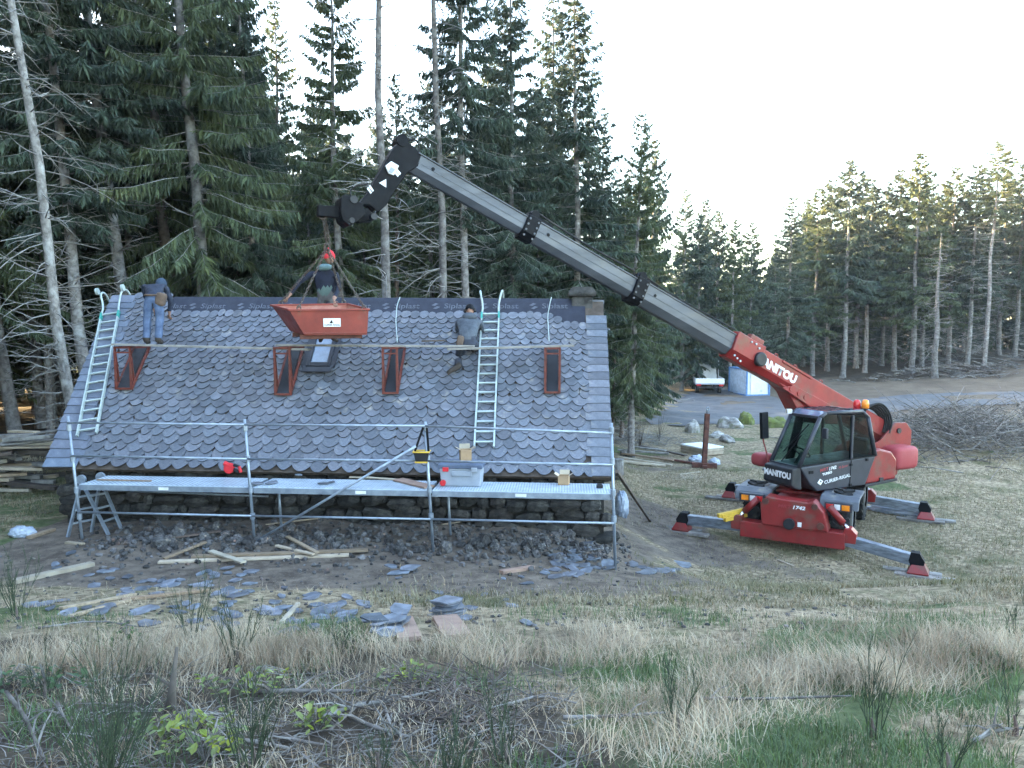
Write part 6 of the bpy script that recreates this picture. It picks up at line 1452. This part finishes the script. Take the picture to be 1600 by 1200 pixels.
for i in range(500):
    a = rs.uniform(0, 6.28); r_ = abs(rs.gauss(0, .45)); x, y = p.x + math.cos(a) * r_ * 1.3, p.y + math.sin(a) * r_; q.box((x, y, zg(x, y) + .012), (rs.uniform(.02, .06), .015, .006), None)
tag(q.build('sawdust', M['wood_pale']), 'pale sawdust and chips on the grass near the rusty post', 'sawdust', kind='stuff')
# ---------------------------------------------------------------- grass, brooms, branches, brush
ZG = np.array([v[2] for v in verts]).reshape(ny, nx); XS, YS = np.array(xs), np.array(ys)
def zg_np(x, y):
    i = np.clip(np.searchsorted(XS, x) - 1, 0, nx - 2); j = np.clip(np.searchsorted(YS, y) - 1, 0, ny - 2)
    u = (x - XS[i]) / (XS[i + 1] - XS[i]); v = (y - YS[j]) / (YS[j + 1] - YS[j])
    return (ZG[j, i] * (1 - u) + ZG[j, i + 1] * u) * (1 - v) + (ZG[j + 1, i] * (1 - u) + ZG[j + 1, i + 1] * u) * v
def fast_mesh(name, V_, F_, material):
    me = bpy.data.meshes.new(name); me.vertices.add(len(V_)); me.vertices.foreach_set('co', V_.astype(np.float32).ravel())
    k = F_.shape[1]; me.loops.add(F_.size); me.loops.foreach_set('vertex_index', F_.astype(np.int32).ravel()); me.polygons.add(len(F_))
    me.polygons.foreach_set('loop_start', np.arange(0, F_.size, k, dtype=np.int32)); me.update(calc_edges=True); me.materials.append(material); return me
def blades(name, x, y, h, lean, wd, az, material, label, seed, cat='grass'):
    "curved grass blades, five points each"
    n = len(x); r_ = np.random.RandomState(seed); z = zg_np(x, y) - .01
    dx, dy = np.cos(az) * lean, np.sin(az) * lean; sa = az + np.pi / 2 + r_.uniform(-.6, .6, n); wx, wy = np.cos(sa) * wd, np.sin(sa) * wd
    hz = h * np.sqrt(np.clip(1 - (lean * .8) ** 2, .08, 1))
    P = np.stack([np.stack([x - wx, y - wy, z], 1), np.stack([x + wx, y + wy, z], 1),
                  np.stack([x + dx * h * .38 + wx * .8, y + dy * h * .38 + wy * .8, z + hz * .60], 1), np.stack([x + dx * h * .38 - wx * .8, y + dy * h * .38 - wy * .8, z + hz * .60], 1),
                  np.stack([x + dx * h, y + dy * h, z + hz * .92], 1)], 1).reshape(-1, 3)
    b = np.arange(n)[:, None] * 5; T3 = np.concatenate([b + np.array([[0, 1, 2]]), b + np.array([[0, 2, 3]]), b + np.array([[3, 2, 4]])], 0)
    return tag(obj(name, fast_mesh(name, P, T3, material)), label, cat, kind='stuff')
rp = np.random.RandomState(5)
def pts_px(n, x0, x1, y0, y1):
    "ground points spread evenly over a patch of the bank as seen from the camera"
    px = rp.uniform(x0, x1, n * 2); Y = rp.uniform(y0, y1, n * 2); return (px - 800) / F * Y, Y
def nz2(x, y, s, o): return np.array([noise.noise(Vector((a * s, b * s, o))) for a, b in zip(x, y)])
# long pale tussocks along the top of the bank
def tussocks(cx, cy, per, hmin, hmax, spread):
    X, Yy, Hh, Ln, Az = [], [], [], [], []
    for a, b in zip(cx, cy):
        n = int(per * rp.uniform(.5, 1.4)); az0 = rp.uniform(0, 6.28); t = rp.normal(0, spread, (n, 2)); X.append(a + t[:, 0]); Yy.append(b + t[:, 1])
        Hh.append(rp.uniform(hmin, hmax, n)); Ln.append(np.clip(rp.normal(.62, .25, n), .05, 1.05)); Az.append(np.arctan2(t[:, 1], t[:, 0]) * .5 + az0 * .5 + rp.normal(0, .8, n))
    return [np.concatenate(k) for k in (X, Yy, Hh, Ln, Az)]
cxy = []
for (x0, x1, y0, y1, n) in ((250, 520, 1010, 1050, 40), (560, 1000, 1010, 1040, 26), (1180, 1500, 1040, 1085, 46), (0, 230, 1020, 1060, 22), (1420, 1620, 1000, 1040, 30), (860, 1150, 1100, 1190, 8), (1050, 1250, 1060, 1100, 14), (300, 420, 995, 1015, 10)):
    for _ in range(n): cxy.append(gpx(rp.uniform(x0, x1), rp.uniform(y0, y1)))
X, Yy, Hh, Ln, Az = tussocks([c.x for c in cxy], [c.y for c in cxy], 90, .10, .32, .13)
blades('dry_grass', X, Yy, Hh, np.clip(Ln + .12, .1, 1.1), rp.uniform(.0014, .0030, len(X)), Az, M['hay'], 'long straw-coloured dry grass along the top of the bank', 1)
# short turf on the bank: dry and green blades mixed by patches
x, y = pts_px(64000, -20, 1620, 3.2, 10.4); kp = rp.uniform(0, 1, len(x)) > np.clip((y - 8.0) / 2.2, 0, 1) * .92; x, y = x[kp], y[kp]; n1 = nz2(x, y, .8, 3); px = 800 + x / y * F
g = (y < 7.1 + 2.2 * n1 + rp.normal(0, .5, len(x))) & ((n1 + .28 * np.clip((px - 700) / 700, -.4, 1) + rp.normal(0, .12, len(x))) > .12)
gx, gy = x[g], y[g]; blades('green_grass', gx, gy, rp.uniform(.04, .13, len(gx)), np.clip(rp.normal(.5, .25, len(gx)), 0, 1), rp.uniform(.0016, .0034, len(gx)), rp.uniform(0, 6.28, len(gx)), M['grass'], 'green grass growing over the bank', 2)
dx_, dy_ = x[~g], y[~g]; keep = rp.uniform(0, 1, len(dx_)) < np.where(800 + dx_ / dy_ * F < 850, .28, .55) * (nz2(dx_, dy_, 1.4, 21) > -.12); dx_, dy_ = dx_[keep], dy_[keep]
blades('matted_grass', dx_, dy_, rp.uniform(.04, .15, len(dx_)), np.clip(rp.normal(.8, .2, len(dx_)), 0, 1.1), rp.uniform(.0014, .003, len(dx_)), rp.uniform(0, 6.28, len(dx_)), M['hay'], 'matted dead grass lying over the bank', 3)
# short worn grass in the yard and around the machine
x, y = pts_px(54000, 560, 1620, 8.6, 27); x2, y2 = pts_px(6000, -20, 150, 13, 22); x, y = np.concatenate([x, x2]), np.concatenate([y, y2])
zz = np.array([zone(a, b)[0] for a, b in zip(x, y)]); n2 = nz2(x, y, .5, 11); keep = (rp.uniform(0, 1, len(x)) > zz * .93) & (n2 > -.28) & ~((x < 2.3) & (y > 11.5) & (x > -9.2)); x, y = x[keep], y[keep]
blades('yard_grass', x, y, rp.uniform(.04, .13, len(x)), np.clip(rp.normal(.7, .25, len(x)), 0, 1), rp.uniform(.003, .007, len(x)), rp.uniform(0, 6.28, len(x)), M['grass_mix'], 'short worn grass around the crane and yard', 4)
# broom bushes: stiff dark green upright stems
def broom(px, py, hpx, wpx, n, seed, label):
    p = gpx(px, py); k = p.y / F; h = hpx * k; w = wpx * k; r_ = random.Random(seed); q = MB()
    def shoot(o_, d, L_, ra, lev):
        bend = Vector((r_.uniform(-.18, .18), r_.uniform(-.18, .18), .10)); m_ = o_ + d * L_ * .5 + bend * L_ * .25; e = o_ + d * L_ + bend * L_ * .1 + Z * L_ * .12
        q.tube([o_, m_, e], [ra, ra * .8, ra * .35], 3, False)
        if lev:
            for _ in range(r_.randrange(4, 8) if lev > 1 else r_.randrange(2, 5)):
                t = r_.uniform(.3, .98); b_ = lerp(o_, m_, t * 2) if t < .5 else lerp(m_, e, t * 2 - 1); a = r_.uniform(0, 6.28)
                shoot(b_, (d + Vector((math.cos(a), math.sin(a), .15)) * r_.uniform(.25, .5)).normalized(), L_ * r_.uniform(.22, .48), ra * .6, lev - 1)
    for i in range(max(4, int(n * .34))):
        a = r_.uniform(0, 6.28); sp_ = r_.random() ** .8 * w / max(h, .01) * .55
        shoot(Vector((math.cos(a), math.sin(a), 0)) * r_.uniform(0, .06), Vector((math.cos(a) * sp_, math.sin(a) * sp_, 1)).normalized(), h * r_.uniform(.45, .85), .0036, 2)
    root = thing('broom_bush', label, 'bush', p, 'broom bushes on the bank'); o = bpy.data.objects.new('stems', q.mesh('stems', M['broom'])); COL.objects.link(o); o.parent = root
    q2 = MB(); q2.tube([(0, 0, -.03), (.01, 0, .05), (.0, .01, .12)], [.018, .014, .006], 6); o2 = bpy.data.objects.new('stump', q2.mesh('stump', M['bark_brown'])); COL.objects.link(o2); o2.parent = root
for i, (px, py, h, w, n, lab) in enumerate(((165, 1235, 210, 230, 85, 'largest dark green broom bush at the bottom of the bank'), (395, 1205, 165, 120, 42, 'dense broom bush second from the left along the bottom edge'), (25, 965, 120, 120, 40, 'broom bush at the left edge before the yard'), (300, 1015, 150, 110, 26, 'loose broom bush rising over the slates and battens'),
    (370, 1035, 110, 110, 34, 'broom bush inside the dry grass tussocks'), (535, 1025, 60, 50, 22, 'small tufted broom beside the slate heap'), (790, 1200, 140, 110, 26, 'thin broom bush at the bottom centre'), (700, 1235, 130, 190, 48, 'wide low broom bush cut by the bottom edge'), (1058, 1150, 125, 60, 26, 'slender broom standing alone on the green bank'),
    (1362, 1155, 165, 70, 26, 'taller slender broom on the grassy bank below the crane foot'), (1480, 1215, 110, 90, 22, 'broom at the bottom edge near the corner'), (1590, 1010, 95, 40, 14, 'sparse broom at the picture edge below the ditch'), (1585, 1150, 120, 60, 14, 'bare-stemmed broom at the picture edge on the bank'), (70, 1090, 80, 80, 22, 'low broom bush left of the snag'), (590, 1215, 90, 60, 22, 'short broom bush between the two big bottom bushes'))):
    broom(px, py, h, w, n, i + 1, lab)
# dead snag
p = gpx(265, 1115); sn = thing('dead_snag', 'dark broken sapling snag standing among the brush', 'snag', p); k = p.y / F
q = MB(); q.tube([p - Z * .05, p + Vector((.02, 0, 40 * k)), p + Vector((.06, 0, 110 * k))], [.05, .022, .010], 7); q.build('stem', M['wood_dark'], sn, smooth=True)
q = MB(); q.tube([p + Vector((.02, 0, 45 * k)), p + Vector((-.10, .02, 62 * k)), p + Vector((-.16, .03, 48 * k))], [.012, .009, .004], 5); q.build('side_branch', M['wood_dark'], sn)
# fallen branches
def branch(pts, r_, label, mm='deadwood', group='fallen branches on the bank', lift=.02, twigs=3, seed=0):
    rr = random.Random(seed); P = [gpx(*k) for k in pts]; P = [p + Z * (lift + rr.uniform(0, .03)) for p in P]; c_ = P[0].copy(); root = thing('fallen_branch', label, 'branch', c_, group); Q = chaikin(P, 1)
    q = MB(); q.tube(Q, [lerp(r_, r_ * .45, i / (len(Q) - 1)) for i in range(len(Q))], 6); q.build('limb', M[mm], root, smooth=True)
    for _ in range(twigs):
        p = rr.choice(Q[1:-1]) if len(Q) > 2 else Q[0]; e = p + Vector((rr.uniform(-.22, .22), rr.uniform(-.2, .2), rr.uniform(.0, .14))); q = MB(); q.tube([p, lerp(p, e, .5) + Z * .02, e], [r_ * .5, r_ * .35, r_ * .15], 5); q.build('twig', M[mm], root)
for i, (pts, r_, lab) in enumerate((([(10, 1092), (40, 1130), (55, 1165), (70, 1195)], .016, 'pale curved branch at the bottom left edge of the bank'), ([(500, 1128), (560, 1112), (610, 1106), (690, 1083)], .018, 'long pale branch slanting over the brush'), ([(405, 1092), (480, 1090), (575, 1085)], .02, 'grey branch lying level above the yellow leaves'), ([(545, 1125), (580, 1145), (640, 1160)], .017, 'pale branch pointing down from the long slanting branch'),
    ([(880, 1128), (960, 1125), (1040, 1121)], .014, 'thin branch with side twigs lying on the grass at the bottom centre'), ([(1085, 1100), (1180, 1102), (1330, 1097)], .013, 'long thin dark branch on the straw slope'), ([(300, 1128), (340, 1127), (372, 1126)], .014, 'short pale branch below the yellow leaves'), ([(420, 1155), (470, 1165), (520, 1178)], .014, 'grey branch under the big broom'), ([(320, 1172), (370, 1168), (450, 1176)], .02, 'broken branch low in the brush'),
    ([(600, 1110), (610, 1140), (612, 1170)], .012, 'upright-lying thin branch in the brush'), ([(90, 1105), (100, 1130), (112, 1148)], .012, 'bent pale twig near the left broom'), ([(515, 1150), (560, 1112)], .010, 'thin twig crossing the slanting branch'), ([(790, 1110), (845, 1095), (900, 1108)], .012, 'crooked twig beside the thin bottom broom'), ([(1520, 1165), (1560, 1150), (1600, 1148)], .014, 'branch at the bottom right corner'), ([(60, 985), (150, 975), (215, 985)], .012, 'grey stick behind the dry grass at the left'))):
    branch(pts, r_, lab, seed=i, twigs=4)
def litter(name, n, fn, r0, r1, l0, l1, label, cat, seed, mm='deadwood', up=.25, hump=None):
    r_ = random.Random(seed); q = MB()
    for i in range(n):
        x, y = fn(r_); z = zg(x, y) + (hump(x, y) * r_.random() if hump else 0) + .01; a = r_.uniform(0, 6.28); L_ = r_.uniform(l0, l1); d = Vector((math.cos(a), math.sin(a), r_.uniform(-.1, up))) * L_; p = Vector((x, y, z)); ra = r_.uniform(r0, r1)
        q.tube([p, p + d * .5 + Vector((r_.uniform(-.1, .1), r_.uniform(-.1, .1), r_.uniform(-.03, .06))) * L_, p + d], [ra, ra * .8, ra * .35], 4, False)
    return tag(q.build(name, M[mm]), label, cat, kind='stuff')
def fpx(x0, x1, y0, y1):
    def f(r_): p = gpx(r_.uniform(x0, x1), r_.uniform(y0, y1)); return p.x, p.y
    return f
litter('twig_litter', 1150, fpx(-10, 900, 1050, 1230), .0014, .0045, .06, .36, 'twigs and brushwood lying over the bank', 'twigs', 1)
litter('twig_litter', 260, fpx(620, 800, 1055, 1140), .003, .008, .1, .5, 'darker brush heap on the bank below the slate stack', 'twigs', 2, 'wood_dark')
def hump_at(px, py, rx, ry, h):
    c_ = gpx(px, py); return c_, (lambda x, y: h * max(0, 1 - ((x - c_.x) / rx) ** 2 - ((y - c_.y) / ry) ** 2))
c_, hp = hump_at(1490, 700, 4.2, 3.2, 1.5); litter('brush_heap', 1700, lambda r_: (c_.x + r_.gauss(0, 2.0), c_.y + r_.gauss(0, 1.5)), .006, .022, .4, 1.6, 'grey brushwood heap behind the crane', 'brush heap', 3, 'deadwood', .8, hp)
c2_, hp2 = hump_at(1590, 680, 4, 3, 1.3); litter('brush_heap', 900, lambda r_: (c2_.x + r_.gauss(0, 2.2), c2_.y + r_.gauss(0, 1.8)), .006, .02, .4, 1.5, 'grey brushwood heap at the picture edge behind the crane', 'brush heap', 4, 'deadwood', .8, hp2)
c3_, hp3 = hump_at(1525, 587, 11, 2.5, 1.3); litter('log_heap', 420, lambda r_: (c3_.x + r_.gauss(0, 5.5), c3_.y + r_.gauss(0, 1.2)), .025, .07, .6, 2.4, 'long heap of logs and branches along the far forest edge', 'log heap', 5, 'deadwood', .25, hp3)
c4_, hp4 = hump_at(1010, 690, 1.6, 1.2, .25); litter('brush_heap', 300, lambda r_: (c4_.x + r_.gauss(0, .9), c4_.y + r_.gauss(0, .7)), .004, .012, .3, 1.0, 'thin brushwood beyond the hut corner', 'brush heap', 6, 'twig', .5, hp4)
c5_, hp5 = hump_at(1000, 622, 2.6, 1.6, .6); litter('brush_heap', 350, lambda r_: (c5_.x + r_.gauss(0, 1.8), c5_.y + r_.gauss(0, .9)), .01, .03, .5, 1.8, 'branches heaped under the trees beside the gravel', 'brush heap', 7, 'twig', .3, hp5)
# leafy brambles
def bramble(px, py, n, spread, mm, label, seed):
    p = gpx(px, py); r_ = random.Random(seed); root = thing('bramble', label, 'bramble', p, 'brambles on the bank'); q = MB(); st = MB()
    for i in range(n):
        a = r_.uniform(0, 6.28); rr = spread * r_.random() ** .6; c_ = Vector((p.x + math.cos(a) * rr * 1.5, p.y + math.sin(a) * rr, 0)); c_.z = zg(c_.x, c_.y) + r_.uniform(.04, .16); s_ = r_.uniform(.016, .036); T = Matrix.Translation(c_) @ Matrix.Rotation(r_.uniform(0, 6.28), 4, 'Z') @ Matrix.Rotation(r_.uniform(-.7, .7), 4, 'X')
        q.add([(0, -s_, 0), (s_ * .55, -s_ * .4, s_ * .15), (s_ * .5, s_ * .35, s_ * .12), (0, s_, -s_ * .1), (-s_ * .5, s_ * .35, s_ * .12), (-s_ * .55, -s_ * .4, s_ * .15)], [(0, 1, 2, 3), (0, 3, 4, 5)], T)
        if i % 4 == 0: st.tube([(p.x, p.y, zg(p.x, p.y)), (lerp(p.x, c_.x, .5), lerp(p.y, c_.y, .5), c_.z + .05), tuple(c_)], .003, 3, False)
    q.build('leaves', M[mm], root); st.build('stems', M['deadwood'], root)
for i, (px, py, n, s_, mm, lab) in enumerate(((385, 1085, 75, .22, 'leaf_yellow', 'yellow-green bramble above the level grey branch'), (295, 1158, 90, .2, 'leaf_yellow', 'biggest yellow-green bramble low in the brush'), (640, 1072, 45, .16, 'leaf_yellow', 'yellow-green bramble at the end of the slanting branch'), (495, 1145, 45, .12, 'leaf_yellow', 'small yellow-green bramble below the slanting branch'), (75, 1082, 80, .2, 'leaf_green', 'green leafy plant near the left edge of the bank'), (8, 1078, 40, .15, 'leaf_green', 'green leafy plant cut by the left edge'), (200, 1000, 30, .12, 'leaf_green', 'green leafy plant behind the dry grass'), (320, 1190, 50, .15, 'leaf_yellow', 'yellow leaves at the bottom edge by the broom'))):
    bramble(px, py, n, s_, mm, lab, i + 1)
# bare saplings by the hut corner
for i, (px, py, h) in enumerate(((1000, 700, 60), (1030, 690, 52), (985, 705, 45))):
    p = gpx(px, py); k = p.y / F; root = thing('bare_shrub', ('tallest bare shrub beyond the hut corner', 'bare shrub nearest the rusty post', 'bare shrub nearest the hut corner')[i], 'shrub', p, 'bare shrubs'); r_ = random.Random(i); q = MB()
    for _ in range(16):
        a = r_.uniform(0, 6.28); e = Vector((math.cos(a) * r_.uniform(.1, .45), math.sin(a) * .3, r_.uniform(.5, 1.1) * h * k)); q.tube([p, p + e * .5 + Z * .05, p + e], [.008, .005, .002], 4, False)
    q.build('stems', M['wood_dark'], root)
# ---------------------------------------------------------------- thin morning haze
hz = MB(); hz.box((0, 45, 14.5), (260, 240, 42)); ho = hz.build('haze', None)
hm = bpy.data.materials.new('haze_air'); hm.use_nodes = True; nt = hm.node_tree; nt.nodes.remove(nt.nodes['Principled BSDF'])
pv = nt.nodes.new('ShaderNodeVolumePrincipled'); pv.inputs['Color'].default_value = (.86, .92, 1.0, 1); pv.inputs['Density'].default_value = .00028; pv.inputs['Anisotropy'].default_value = .3
nt.links.new(pv.outputs[0], nt.nodes['Material Output'].inputs['Volume']); ho.data.materials.append(hm); tag(ho, 'thin pale haze in the clearing and wood', 'haze', kind='stuff')
